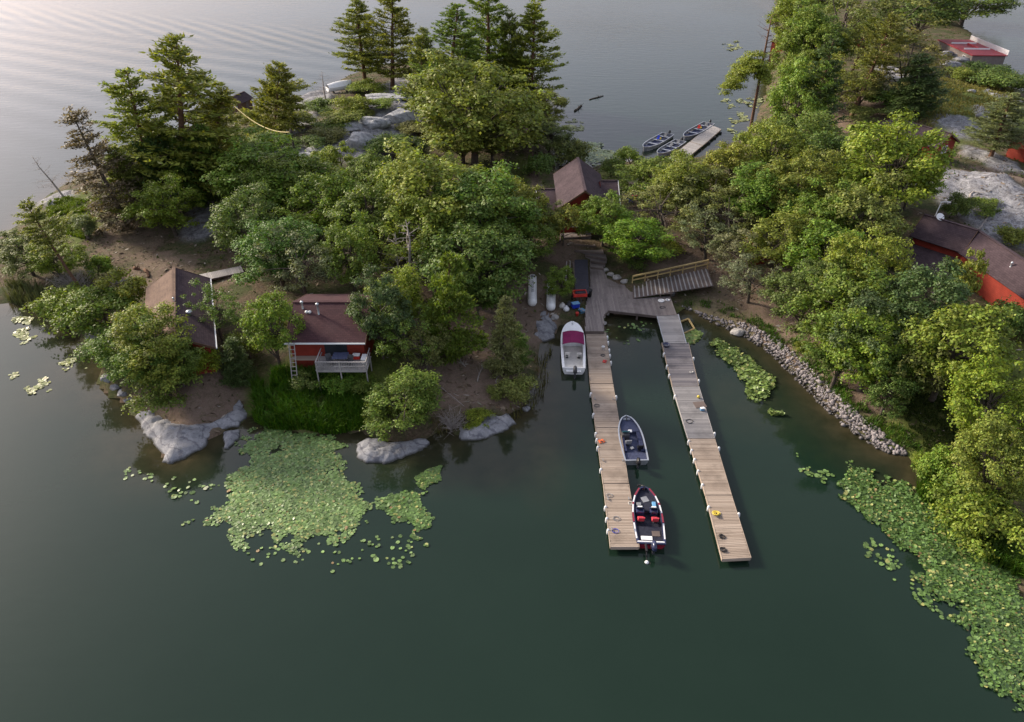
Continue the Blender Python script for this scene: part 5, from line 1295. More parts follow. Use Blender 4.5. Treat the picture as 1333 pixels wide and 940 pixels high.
def motor(root, y, z, sc=1.0, mat='black', x=0.0, tilt=0.0):
    mt = MB(); Mx = Matrix.Translation((x, y, z)) @ Matrix.Rotation(tilt, 4, 'X') @ Matrix.Scale(sc, 4)
    mt.box(Mx @ Vector((0, -.12, -.1)), (.16*sc, .14*sc, .8*sc), m=Matrix.Rotation(tilt, 4, 'X'), bev=.03); mt.box(Mx @ Vector((0, -.2, -.55)), (.05*sc, .35*sc, .35*sc), m=Matrix.Rotation(tilt, 4, 'X')); mt.box(Mx @ Vector((0, .05, .1)), (.3*sc, .2*sc, .25*sc), m=Matrix.Rotation(tilt, 4, 'X'), bev=.03)
    o = mt.build('outboard_motor', M['darkgrey'], root)
    b = MB(); V = []; F = []; prof = [(-.0, .30, .46), (.16, .33, .52), (.34, .30, .48), (.46, .2, .34), (.5, .06, .12)]
    for (zz, wx_, wy_) in prof:
        for k in range(12): a = 2*math.pi*k/12; V.append(Mx @ Vector((wx_/2*math.copysign(abs(math.cos(a))**.6, math.cos(a))*1.0, -.16+wy_/1.5*math.copysign(abs(math.sin(a))**.6, math.sin(a)), .18+zz)))
    for i in range(len(prof)-1):
        for k in range(12): F.append((i*12+k, i*12+(k+1) % 12, i*12+12+(k+1) % 12, i*12+12+k))
    F.append(tuple(range(11, -1, -1))); F.append(tuple(range(48, 60))); b.add(V, F, True); b.build('cowling', M[mat], o)
    return o
def chair(root, x, y, z, mat, base='darkgrey', w=.46, face=1):
    b = MB(); b.box((x, y, z+.3), (w, .44, .12), bev=.04); b.beam((x, y-.2*face, z+.34), (x, y-.34*face, z+.78), w, .1, (0, 1, 0)); o = b.build('seat', M[mat], root)
    p = MB(); p.lathe((x, y, z), [(.14, 0), (.05, .05), (.05, .26), (.12, .28)], 10); p.build('pedestal', M[base], o)
    return o
def fit(bow, stern, zb, zst):
    """bow and stern pixels -> centre, heading, length"""
    A = P(*bow, zb); B = P(*stern, zst); d = A-B; d.z = 0; c = (A+B)/2; c.z = 0
    return c, math.atan2(-d.x, d.y), d.length, depth(c)/FPX
# --- red bass boat at the end of the left dock
c, rz, L, mp_ = fit((838, 633), (848, 708), .62, .5)
bb = thing('bass_boat', 'red and navy bass boat with two red seats moored at the dock end', 'bass boat', c, rz)
h = Hull(L, 39*mp_, .48, .16, .42, 2.3, .9); h.skin('hull', M['redgel'], bb); h.gunwale(M['navygel'], bb, .17, .04)
h.liner(M['blackcarpet'], bb, .17)
h.floor([(.02, .3, .42), (.3, .57, .12), (.57, .965, .44)], M['blackcarpet'], bb, .165)
for ts_, m_, wd_, nm_ in ((((.08, .34), (.52, .66), (.7, .82)), 'white', .1, 'side_stripe'), (((.36, .52), (.66, .7), (.82, .95)), 'redgel', .12, 'red_stripe')):
    for t0, t1 in ts_:
        for sg in (-1, 1): MB().beam((sg*(h.w(t0)-.04), h.y(t0), h.zs(t0)+.05), (sg*(h.w(t1)-.04), h.y(t1), h.zs(t1)+.05), wd_, .02).build(nm_, M[m_], bb)
for sx in (-1, 1):
    x = sx*h.B*.23; b = MB(); b.box((x, h.y(.56), .46), (h.B*.27, .62, .46), bev=.08); k = b.build('console', M['navygel'], bb)
    g = MB(); g.beam((x, h.y(.575), .66), (x, h.y(.55), .86), h.B*.28, .02, (0, 1, 0)); g.build('windshield', M['glassdark'], k)
    g = MB(); g.box((x, h.y(.597), .72), (.34, .12, .06)); g.build('dash', M['white'], k)
    chair(bb, x, h.y(.43), .12, 'redvinyl')
w_ = MB(); w_.tube([(h.B*.23+.17*math.cos(a), h.y(.5)+.06*math.sin(a), .62+.17*math.sin(a)) for a in np.linspace(0, 6.28, 15)], .018, 6); w_.build('steering_wheel', M['black'], bb)
b = MB(); b.box((-.02, h.y(.78), .46), (.5, .55, .03), .35, bev=.01); b.build('deck_hatch', M['grey'], bb)
b = MB(); b.box((-h.B*.24, h.y(.68), .5), (.34, .3, .12), bev=.03); b.build('tackle_box', M['grey'], bb); b = MB(); b.box((h.B*.27, h.y(.68), .52), (.3, .5, .14), bev=.04); b.build('rod_locker', M['ltblue'], bb)
b = MB(); b.box((-h.B*.12, h.y(.1), .45), (h.B*.36, .36, .05), bev=.015); b.build('white_hatch', M['white'], bb)
b = MB(); b.box((h.B*.2, h.y(.18), .44), (h.B*.26, .5, .03), bev=.01); b.build('storage_lid', M['timber'], bb)
b = MB(); b.box((0, h.y(.02)+.05, .5), (h.B*.86, .12, .12), bev=.03); b.build('transom_rail', M['white'], bb)
motor(bb, -L/2-.3, .38, 1.15, 'navygel', .12); b = MB(); b.tube([(-.42, -L/2-.05, .6), (-.42, -L/2-.9, .5), (-.4, -L/2-1.05, .1)], .05, 6); b.box((-.42, -L/2-.5, .62), (.16, .7, .16), bev=.04); b.build('shallow_anchor', M['black'], bb)
b = MB(); b.lathe((-.4, -L/2-1.25, -.02), [(.02, -.1), (.14, -.05), (.15, .06), (.08, .14)], 10); b.build('float_buoy', M['white'], bb)
b = MB(); b.tube([(.02, h.y(.93), .56), (.04, h.y(.985), .72), (-.3, h.y(.995)+.1, .66)], .045, 6); b.box((-.34, h.y(1.0)+.1, .62), (.34, .12, .12), .5, bev=.03); b.build('trolling_motor', M['black'], bb)
# --- grey bass boat, farther up the dock
c, rz, L, mp_ = fit((815, 541), (829, 600), .6, .45)
gb_ = thing('bass_boat', 'blue-grey aluminium fishing boat moored inside the left dock', 'fishing boat', c, rz)
h = Hull(L, 32*mp_, .46, .16, .45, 2.2, .92); h.skin('hull', M['alu'], gb_); h.gunwale(M['alu'], gb_, .09, .05); h.liner(M['bluegrey'], gb_, .09)
h.floor([(.02, .2, .34), (.2, .66, .08), (.66, .93, .4)], M['bluegrey'], gb_, .088); h.floor([(.93, .99, .5)], M['alu'], gb_, .07, 'bow_plate')
for sg in (-1, 1):
    b = MB(); b.beam((sg*(h.w(.25)-.28), h.y(.22), .3), (sg*(h.w(.6)-.28), h.y(.64), .3), .3, .3); b.build('side_locker', M['navycarpet'], gb_)
b = MB(); b.box((-h.B*.2, h.y(.56), .42), (.62, .5, .62), bev=.08); k = b.build('console', M['darkgrey'], gb_); g = MB(); g.beam((-h.B*.2, h.y(.575), .74), (-h.B*.2, h.y(.55), .98), .66, .02, (0, 1, 0)); g.build('windshield', M['teal'], k)
chair(gb_, -h.B*.16, h.y(.42), .08, 'grey'); chair(gb_, h.B*.26, h.y(.3), .08, 'black'); 
b = MB(); b.box((.05, h.y(.66), .46), (.32, .3, .1), bev=.03); b.build('bait_box', M['white'], gb_); b = MB(); b.box((-.05, h.y(.34), .14), (.3, .26, .12), .4, bev=.03); b.build('bag', M['offwhite'], gb_)
b = MB(); b.tube([(.0, h.y(.9), .45), (.02, h.y(.97), .62), (.02, h.y(1)+.15, .6)], .04, 6); b.build('trolling_motor', M['darkgrey'], gb_)
motor(gb_, -L/2-.22, .36, .95, 'black', .05)
# --- white motorboat with purple bimini
c, rz, L, mp_ = fit((745, 418), (747, 479), 1.25, .75)
wb = thing('motorboat', 'white motorboat with a purple bimini top beside the landing', 'motorboat', c, rz)
h = Hull(L, 31*mp_, .72, .5, .55, 2.6, .9, -.3); h.skin('hull', M['gelcoat'], wb); h.gunwale(M['gelcoat'], wb, .22, .05); h.liner(M['gelcoat'], wb, .22)
h.floor([(.02, .1, .6), (.1, .6, .2)], M['offwhite'], wb, .215); h.floor([(.6, .98, lambda t: h.zs(t)+.1*(1-((t-.8)/.2)**2)-.02)], M['gelcoat'], wb, .2, 'foredeck')
b = MB(); b.box((0, h.y(.8), h.zs(.8)+.13), (.55, .5, .05), bev=.02); b.build('deck_hatch', M['white'], wb); b = MB(); b.lathe((0, h.y(.93), h.zs(.93)+.1), [(.09, 0), (.09, .05), (.05, .09)], 10); b.build('bow_cleat', M['alu'], wb)
b = MB(); n = 8; V = []; F = []; z0 = 1.62; wv = h.B*.44
for i in range(5):
    for j in range(9): x = (j/8-.5)*2; y_ = h.y(.36)+(h.y(.64)-h.y(.36))*i/4; V.append((x*wv, y_, z0+.22*(1-x*x)+.05*math.sin(i/4*math.pi)))
nv_ = len(V); V += [(x, y_, z-.04) for x, y_, z in V]
for i in range(4):
    for j in range(8): a = i*9+j; F += [(a, a+1, a+10, a+9), (a+nv_, a+nv_+9, a+nv_+10, a+nv_+1)]
for i in range(4): F += [(i*9, i*9+9, i*9+9+nv_, i*9+nv_), (i*9+8, i*9+8+nv_, i*9+17+nv_, i*9+17)]
for j in range(8): F += [(j, j+nv_, j+1+nv_, j+1), (36+j, 37+j, 37+j+nv_, 36+j+nv_)]
b.add(V, F); cn = b.build('bimini_top', M['purple'], wb); b = MB()
for t in (.37, .5, .63):
    for sg in (-1, 1): b.tube([(sg*(h.w(.5)-.1), h.y(.5), h.zs(.5)+.05), (sg*wv, h.y(t), z0)], .022, 6)
b.build('bow_frame', M['alu'], cn)
b = MB()
for sg in (-1, 1): b.beam((sg*(h.w(.62)-.25), h.y(.58), 1.0), (0, h.y(.66), 1.05), .02, .42)
b.build('windshield', M['glassdark'], wb)
for sg in (-1, 1): chair(wb, sg*h.B*.24, h.y(.33), .2, 'offwhite')
for sg in (-1, 1): b = MB(); b.box((sg*h.B*.26, h.y(.3), .62), (.24, .22, .1), bev=.03); b.build('cushion', M['darkgrey'], wb)
b = MB(); b.box((0, h.y(.02)-.2, .5), (h.B*.6, .5, .1), bev=.03); b.build('swim_platform', M['gelcoat'], wb); motor(wb, -L/2-.45, .55, 1.15, 'darkgrey', .1)
# --- three grey fishing boats in the back bay
def skiff(bow, stern, beam, lab, cov, extra):
    c, rz, L, mp_ = fit(bow, stern, .7, .5); t = thing('fishing_boat', lab, 'fishing boat', c, rz, 'grey fishing boats in the back bay')
    h = Hull(L, beam*mp_, .5, .25, .5, 2.2, .9); h.skin('hull', M['alu'], t); h.gunwale(M['alu'], t, .09, .06); h.liner(M['grey'], t, .09); h.floor([(.02, .8, .1)], M['bluegrey'], t, .088); h.floor([(.8, .97, .5)], M['bluegrey'], t, .088, 'bow_deck')
    for q in (.16, .4, .62): b = MB(); b.box((0, h.y(q), .36), (2*(h.w(q)-.1), .34, .07)); b.build('bench', M['alu'], t)
    chair(t, .2, h.y(.4), .3, cov); chair(t, -.25, h.y(.2), .3, 'grey'); motor(t, -L/2-.2, .42, 1.0, 'darkgrey', 0, .5)
    b = MB(); b.box((.35, h.y(.28), .3), (.5, .35, .3), bev=.05); b.build('tackle_box', M[extra], t); return t
skiff((838.5, 192), (870, 174), 19, 'leftmost grey fishing boat in the back bay, nose at the bush', 'blue', 'yellow')
skiff((857, 200), (886, 183), 18, 'middle grey fishing boat tied at the pale back dock', 'grey', 'darkgrey')
skiff((891, 178), (923, 160), 18, 'outermost grey fishing boat with yellow gear at the dock end', 'red', 'yellow')
# --- white covered boat on the island shore
p = ground(443, 120); cb = thing('covered_boat', 'white shrink-wrapped boat pulled up on the north shore rocks', 'boat', p+Vector((0, 0, .5)), R_(-60))
h = Hull(5.4, 2.3, .8, .3, .5, 2.4, .9); h.skin('hull', M['gelcoat'], cb); b = MB(); V = []; F = []
for i in range(12):
    t = i/11*.97+.015
    for j in range(9): x = j/4-1; V.append((x*(h.w(t)+.03), h.y(t), h.zs(t)-.02+(1-abs(x)**1.6)*(.55+.35*math.sin(t*3.0))))
for i in range(11):
    for j in range(8): a = i*9+j; F.append((a, a+1, a+10, a+9))
b.add(V, F, True); b.build('cover', M['white'], cb)
b = MB()
for y_ in (-1.5, 1.2): b.box((0, y_, -.35), (1.8, .25, .3))
b.build('block', M['timber'], cb)
# --- propane tanks
def tank(top, bot, zc, lab, r=.5):
    A = P(*top, zc); B = P(*bot, zc); L = (A-B).length*.93; c = (A+B)/2; gz_ = GZ(c.x, c.y)
    t = thing('propane_tank', lab, 'propane tank', (c.x, c.y, gz_), math.atan2(-(A-B).x, (A-B).y), 'white propane tanks by the landing')
    prof = [(.03, -L/2)]+[(r*math.sin(a), -L/2+r*.8*(1-math.cos(a))) for a in (.35, .75, 1.2, 1.57)]+[(r*math.sin(a), L/2-r*.8*(1-math.cos(a))) for a in (1.57, 1.2, .75, .35)]+[(.03, L/2)]
    MB().lathe((0, 0, zc-gz_-.1), prof, 24, m=Matrix.Rotation(-math.pi/2, 4, 'X')).build('tank_body', M['white'], t)
    b = MB(); b.lathe((0, L/2*.72, zc-gz_-.1+r-.04), [(.16, 0), (.16, .16), (.12, .22), (.02, .25)], 14); b.build('valve_dome', M['grey'], t)
    b = MB()
    for s in (-1, 1):
        for q in (-1, 1): b.box((q*.3, s*L*.3, (zc-gz_)*.5-.25), (.1, .16, max(.2, zc-gz_-.35)))
    b.build('cradle', M['grey'], t)
    cu = bpy.data.curves.new('lettering', 'FONT'); cu.body = 'PROPANE'; cu.size = .42; cu.align_x = 'CENTER'; cu.align_y = 'CENTER'; cu.extrude = .004; cu.space_character = 1.5; cu.materials.append(M['darkgrey'])
    tmp_ = bpy.data.objects.new('lettering', cu); me_ = bpy.data.meshes.new_from_object(tmp_); bpy.data.objects.remove(tmp_); o = bpy.data.objects.new('lettering', me_); COL.objects.link(o); o.parent = t; o.location = (0, -.1, zc-gz_-.1+r+.006); o.rotation_euler = (0, 0, R_(-90))
    return t
tank((693, 358), (693, 396), 1.35, 'white propane tank standing clear on bare soil, left one'); tank((718, 364), (717, 402), 1.3, 'white propane tank half hidden under the leafy tree')
# ------------------------------------------------------------------ small things
def put(u, v, z): return P(u, v, z)
def bucket(name, lab, u, v, z, mat, r=.17, h=.34, cat='bucket', lid=False):
    t = thing(name, lab, cat, put(u, v, z)); b = MB(); b.lathe((0, 0, 0), [(r*.8, 0), (r, h), (r*1.06, h), (r*1.06, h+.02), (r*.9, h+.02), (r*.75, .06)] if not lid else [(r*.8, 0), (r, h*.95), (r*1.06, h), (r*.9, h+.05)], 14); b.build('body', M[mat], t)
    b = MB(); b.tube([(r*math.cos(a), 0, h+.0+.2*math.sin(a)) for a in np.linspace(0, math.pi, 9)], .01, 5); b.build('handle', M['darkgrey'], t); return t
def coil(name, lab, u, v, z, mat, r=.28, turns=4, cat='rope', rad=.022, mess=.12):
    t = MB(); pts = []
    for k in range(turns*14): a = k/14*2*math.pi; rr = r*(1-.08*(k/14))+mess*r*math.sin(k*.37+u); pts.append((rr*math.cos(a), rr*math.sin(a)*.9, .03+.012*(k/14)+.01*math.sin(k)))
    t.tube(pts, rad, 5); o = t.build(name, M[mat]); o.location = put(u, v, z); return tag(o, lab, cat)
dz = .505; lz = .86
coil('hose', 'small dark hose coil near the shore end of the left dock', 785, 463, dz, 'darkgrey', .22, 3, 'hose')
bucket('bucket', 'white bucket with handle at the shore end of the left dock', 785, 455, dz, 'white')
t = thing('life_vest', 'orange life vest dropped on the left edge of the left dock', 'life vest', put(783, 575, dz), .4)
for s in (-1, 1): MB().box((s*.14, 0, .06), (.2, .42, .1), s*.12, bev=.04).build('panel', M['orange'], t)
MB().box((0, -.1, .12), (.4, .04, .03)).build('strap', M['darkgrey'], t)
t = thing('life_vest', 'red life vest lying near the white bucket on the left dock', 'life vest', put(787, 471, dz), 1.2)
for s in (-1, 1): MB().box((s*.12, 0, .06), (.18, .36, .1), s*.12, bev=.04).build('panel', M['red'], t)
MB().box((0, -.08, .12), (.34, .04, .03)).build('strap', M['darkgrey'], t)
for u, v, m_, l, r in [(776, 528, 'darkgrey', 'dark mooring rope curled by the upper left dock edge', .25), (793, 646, 'grey', 'grey rope loop on the third dock section', .22), (801, 675, 'grey', 'grey rope loop halfway down the last left section', .25), (800, 692, 'blue', 'blue rope loop near the end of the left dock', .25), (820, 655, 'offwhite', 'pale rope leading to the red bass boat bow', .18)]: coil('mooring_rope', l, u, v, dz, m_, r, 2, 'rope', .016, .35)
coil('mooring_rope', 'yellow rope heap on the last section of the right dock', 932, 669, dz, 'yellow', .26, 6, 'rope', .03, .3); coil('mooring_rope', 'dark rope loop on the grey right dock boards', 898, 549, dz, 'black', .3, 1, 'rope', .025, .2)
coil('mooring_rope', 'dark rope beside the yellow rope heap', 936, 673, dz, 'darkgrey', .16, 3, 'rope', .02, .3); coil('mooring_rope', 'upper dark rope on the left edge of the right dock end', 939, 699, dz, 'black', .2, 3, 'rope', .025, .4); coil('mooring_rope', 'lower dark rope on the left edge of the right dock end', 942, 716, dz, 'black', .2, 3, 'rope', .025, .4)
coil('mooring_rope', 'pale rope by the dark mottled boards of the right dock', 900, 485, dz, 'offwhite', .16, 3, 'rope', .02, .3)
t = MB(); t.box((0, 0, .02), (1.0, .85, .035), .15); o = t.build('floor_mat', M['timber']); o.location = put(911, 527, dz); tag(o, 'brown mat lying on the grey boards of the right dock', 'mat')
t = MB(); t.lathe((0, 0, .14), [(.02, -.14), (.11, -.09), (.14, 0), (.11, .09), (.02, .14)], 12); o = t.build('buoy', M['yellow']); o.location = put(909, 518, dz); tag(o, 'yellow ball buoy behind the brown mat', 'buoy')
t = thing('cooler', 'small light blue cooler in front of the brown mat', 'cooler', put(914, 534, dz), .2); MB().box((0, 0, .12), (.36, .25, .22), bev=.03).build('body', M['ltblue'], t); MB().box((0, 0, .25), (.38, .27, .05), bev=.02).build('lid', M['white'], t)
t = thing('wash_tub', 'round blue-rimmed tub at the head of the right dock', 'tub', put(867, 451, dz)); MB().lathe((0, 0, 0), [(.28, 0), (.36, .25), (.38, .27), (.34, .27), (.26, .04)], 18).build('body', M['navygel'], t); MB().lathe((0, 0, .05), [(.25, 0), (.26, .02), (.1, .03)], 14).build('water', M['grey'], t)
# on the landing deck
coil('hose', 'white hose coiled in a heap on the landing deck', 861, 392, lz, 'white', .32, 6, 'hose', .045, .25); coil('hose', 'shorter white hose end right of the coiled heap', 869, 391, lz, 'white', .2, 3, 'hose', .04, .3)
bucket('bucket', 'grey bucket at the landing corner under the ramp', 876, 385, lz, 'grey', .2, .3)
t = thing('bench', 'dark low bench on the landing deck by the ramp', 'bench', put(866, 386, lz), .1); MB().box((0, 0, .4), (1.5, .4, .05)).build('seat', M['timber'], t)
for s in (-.6, .6): MB().box((s, 0, .19), (.08, .36, .38)).build('leg', M['timber'], t)
coil('mooring_rope', 'dark rope scraps on the landing deck before the white hose', 862, 401, lz, 'darkgrey', .25, 2, 'rope', .02, .5)
t = thing('utility_cart', 'red two-wheeled cart in front of the black lean-to', 'cart', put(754, 390, lz), .1); MB().box((0, 0, .62), (1.5, 1.0, .1), bev=.02).build('bed', M['red'], t)
b = MB()
for x_, y_, w_, d_ in ((0, .48, 1.5, .05), (0, -.48, 1.5, .05), (.73, 0, .05, .92), (-.73, 0, .05, .92)): b.box((x_, y_, .8), (w_, d_, .3))
b.build('side_board', M['red'], t)
for s in (-1, 1): MB().lathe((s*.8, 0, .3), [(.02, -.06), (.28, -.06), (.3, 0), (.28, .06), (.02, .06)], 18, m=Matrix.Rotation(math.pi/2, 4, 'Y')).build('wheel', M['black'], t)
b = MB(); b.beam((0, -.5, .6), (0, -1.5, .4), .06, .06); b.build('drawbar', M['black'], t)
t = thing('storage_tote', 'blue plastic tote beside the red cart', 'tote', put(749, 400, lz), .3); MB().box((0, 0, .25), (.8, .55, .5), bev=.04).build('body', M['blue'], t); MB().box((0, 0, .53), (.84, .59, .06), bev=.02).build('lid', M['ltblue'], t)
t = thing('storage_tote', 'pale blue open tub near the motorboat bow', 'tote', put(757, 407, lz), -.2); MB().lathe((0, 0, 0), [(.3, 0), (.38, .35), (.4, .37), (.36, .37), (.28, .05)], 4).build('body', M['ltblue'], t); MB().box((0, 0, .37), (.12, .9, .03), .78).build('handle', M['grey'], t)
bucket('gas_can', 'red fuel can at the left edge of the landing', 751, 411, lz, 'red', .18, .36, 'fuel can', True)
bucket('bucket', 'black barrel at the right front corner of the lean-to', 767, 386, lz, 'black', .3, .8, 'barrel', True)
for u, v, mt_, l in [(732, 400, 'offwhite', 'off-white sack on the ground between tank and totes'), (737, 404, 'white', 'white sack next to the off-white one'), (741, 398, 'darkgrey', 'dark sack behind the white sacks')]:
    p = ground(u, v); b = MB(); b.lathe((0, 0, 0), [(.3, 0), (.36, .15), (.28, .36), (.1, .48), (.12, .56)], 10); o = b.build('sack', M[mt_]); o.location = p; tag(o, l, 'sack', 'sacks beside the landing')
# mooring post and stones handled with the landing; lodge lawn things
for u, v, l in [(820, 263, 'blue lawn chair beside the lodge, left one'), (833, 261, 'blue lawn chair closest to the green play slide')]:
    t = thing('lawn_chair', l, 'chair', ground(u, v), R_(200), 'blue chairs on the lodge lawn'); MB().box((0, 0, .4), (.6, .55, .06), bev=.02).build('seat', M['blue'], t); MB().beam((0, .26, .4), (0, .48, 1.0), .6, .05, (0, 1, 0)).build('backrest', M['blue'], t)
    for sx in (-.27, .27):
        for sy in (-.22, .24): MB().box((sx, sy, .19), (.05, .05, .38)).build('leg', M['blue'], t)
    for sx in (-.32, .32): MB().box((sx, 0, .6), (.07, .5, .04)).build('armrest', M['blue'], t)
t = thing('play_slide', 'small green plastic slide on the lodge lawn', 'slide', ground(838, 255), R_(30)); b = MB(); b.beam((0, -.9, .1), (0, .4, 1.05), .5, .05, (0, 1, 0)); b.build('chute', M['green'], t); b = MB(); b.beam((.26, -.9, .18), (.26, .4, 1.13), .04, .16, (0, 1, 0)); b.beam((-.26, -.9, .18), (-.26, .4, 1.13), .04, .16, (0, 1, 0)); b.build('side_wall', M['green'], t)
b = MB()
for k in range(4): b.box((0, .5+.14*(3-k), .14+.26*k), (.5, .16, .06))
for s in (-.24, .24): b.beam((s, .98, 0), (s, .42, 1.05), .07, .07)
b.build('step', M['green'], t)
bucket('planter', 'white planter tub at the edge of the lodge lawn', 846, 241, ground(846, 241).z, 'white', .5, .5, 'planter', True)
t = thing('lawn_cart', 'small red wagon between the blue chairs', 'wagon', ground(827, 258), .3); MB().box((0, 0, .35), (.9, .45, .18), bev=.03).build('bed', M['red'], t)
for sx in (-.3, .3):
    for sy in (-.25, .25): MB().lathe((sx, sy, .14), [(.02, -.03), (.13, -.03), (.13, .03), (.02, .03)], 12, m=Matrix.Rotation(math.pi/2, 4, 'X')).build('wheel', M['black'], t)
# sunken lumber frame
p = P(893, 427, .1); t = thing('lumber_float', 'square fresh-lumber frame floating in the lilies by the landing', 'lumber float', p)
q = [P(u, v, .12)-p for u, v in ((880, 421), (896, 415), (904, 428), (888, 435))]
for a, c, n in ((q[0], q[1], 0), (q[1], q[2], 0), (q[2], q[3], 0), (q[3], q[0], 0)): MB().beam(a, c, .14, .14).build('beam', M['newwood'], t)
# service pole and sagging line
bp = ground(385, 205); hp_ = height_at(bp.y, 168)-bp.z; sp_ = thing('service_pole', 'dark service pole on the knoll carrying the sagging yellow line', 'utility pole', bp)
dx_ = P(378, 168, bp.z+hp_).x-bp.x
MB().tube([(0, 0, -.6), (dx_*.5, 0, hp_*.5), (dx_, 0, hp_)], [.17, .15, .12], 10).build('pole', M['pole'], sp_); b = MB(); b.beam((dx_*.9-.7, 0, hp_*.92), (dx_*.9+.7, 0, hp_*.92), .1, .1); b.build('crossarm', M['pole'], sp_)
b = MB()
for x_ in (-.6, 0, .6): b.lathe((dx_*.9+x_, 0, hp_*.92+.05), [(.03, 0), (.06, .05), (.04, .12), (.06, .16), (.02, .2)], 8)
b.build('insulator', M['grey'], sp_)
A = bp+Vector((dx_*.9, -.05, hp_*.9)); bz_ = P(298, 131, 9.5); pts = []
zz = height_at(bz_.y, 131); B = Vector((P(298, 131, 8.5).x, P(298, 131, 8.5).y, 8.5))
for k in range(25): t = k/24; q = A.lerp(B, t); q.z -= 4*t*(1-t)*1.5; pts.append(q-A)
o = MB().tube(pts, .07, 6).build('service_line', M['rope']); o.location = A; tag(o, 'pale yellow line sagging from the service pole to the western pines', 'cable')
# lamp post and dish at the long building
lp_b = P(1214, 286, 6.2); t = thing('lamp_post', 'slim white lamp post behind the long red building', 'lamp post', (lp_b.x, lp_b.y, GZ(lp_b.x, lp_b.y))); hh = height_at(lp_b.y, 263)-t.location.z; dxx = P(1226, 263, t.location.z+hh).x-lp_b.x
MB().tube([(0, 0, 0), (dxx*.9, 0, hh)], [.07, .05], 8).build('pole', M['white'], t); b = MB(); b.beam((dxx*.9-.1, 0, hh), (dxx*.9+.75, -.1, hh+.05), .08, .08); k = b.build('arm', M['white'], t); b = MB(); b.box((dxx*.9+.75, -.1, hh), (.5, .24, .16), bev=.05); b.build('lamp_head', M['offwhite'], k)
t = thing('satellite_dish', 'white satellite dish at the top corner of the long red roof', 'satellite dish', P(1223, 283, 9.2))
b = MB(); b.lathe((0, 0, 0), [(.02, 0), (.22, .05), (.4, .15), (.42, .16), (.4, .18), (.2, .08), (.02, .04)], 20, m=Matrix.Rotation(R_(45), 4, 'X')); b.build('reflector', M['dish'], t); MB().beam((0, .1, .1), (0, .15, -3.5), .08, .08, (1, 0, 0)).build('mast', M['grey'], t)
b = MB(); b.beam((0, -.2, -.1), (0, -.65, .35), .03, .03); b.box((0, -.66, .36), (.1, .1, .1)); b.build('feed_arm', M['grey'], t)
# things near the long building's end
for u, v, l in [(1309, 418, 'white patio chair by the end of the long building, upper'), (1307, 431, 'white patio chair by the end of the long building, lower')]:
    t = thing('patio_chair', l, 'chair', ground(u, v), rng.uniform(0, 6), 'white patio chairs'); MB().box((0, 0, .42), (.55, .52, .06), bev=.02).build('seat', M['white'], t); MB().beam((0, .24, .42), (0, .4, .98), .55, .05, (0, 1, 0)).build('backrest', M['white'], t)
    for sx in (-.24, .24):
        for sy in (-.2, .22): MB().box((sx, sy, .2), (.05, .05, .4)).build('leg', M['white'], t)
# fallen timber
def log(lab, a, b_, r, mat='deadwood', lift=.0, name='fallen_log', cat='log', zoff=0):
    A = ground(*a); B = ground(*b_); c = (A+B)/2; m_ = MB(); d = B-A; pts = [A-c+d*t+Vector((rng.normal()*.06, rng.normal()*.06, r*.6+zoff+rng.normal()*.03)) for t in (0, .25, .5, .75, 1)]
    m_.tube(pts, [r, r*.95, r*.85, r*.75, r*.55], 7)
    for k in range(5): t = rng.uniform(.3, .95); s = A-c+d*t+Vector((0, 0, r+zoff)); m_.tube([s, s+Vector((rng.normal()*.5, rng.normal()*.5, .25+.3*rng.random()))], [r*.3, .008], 4, False)
    o = m_.build(name, M[mat]); o.location = c; return tag(o, lab, cat)
log('bleached fallen stick upright-looking on the bare point, upper', (622, 497), (628, 474), .06); log('bleached fallen stick on the bare point, nearer the water', (642, 514), (647, 492), .06); log('grey fallen branch on the soil right of the hemlock', (598, 468), (606, 478), .07); log('thin grey branch above the driftwood on the bare point', (575, 505), (605, 530), .04); log('long thin branch lying across the bare point', (590, 512), (640, 540), .035)
log('pale plank leaning in the eastern grove', (969, 260), (982, 243), .12, 'newwood', name='fallen_plank', cat='plank'); log('dark drifting log in the back bay with bird droppings', (748, 145), (757, 138), .22, 'bark', name='drift_log'); log('thin drifting branch farther out in the back bay', (768, 130), (786, 125), .12, 'bark', name='drift_log'); log('brown pole lying along the shaded path behind the lodge', (683, 170), (700, 228), .1, 'pinebark', name='fallen_pole', cat='pole')
log('dark stump lying in the western brush', (110, 300), (116, 312), .3, 'bark'); log('upper short log by the western fire place', (176, 350), (183, 352), .2, 'pinebark', name='log_seat'); log('lower short log by the western fire place', (190, 352), (194, 362), .2, 'pinebark', name='log_seat'); log('long dark railing log above the lodge steps', (722, 318), (772, 304), .14, 'bark'); log('grey log across the granite slope at the right', (1255, 268), (1268, 250), .18, 'deadwood'); log('thin grey rail on the granite slope near the roof', (1273, 300), (1287, 282), .12, 'deadwood'); log('yellow-grey leaning log at the clearing edge', (1150, 148), (1163, 130), .16, 'newwood')
p = ground(676, 160); bt = copy_tree([o for o in COL.objects if o.name.startswith('dead_brush')][0]); bt.location = p; bt.rotation_euler = (0, 0, 1); bt['label'] = 'tangle of fallen branches on the path by the red shed'; bt['group'] = TR

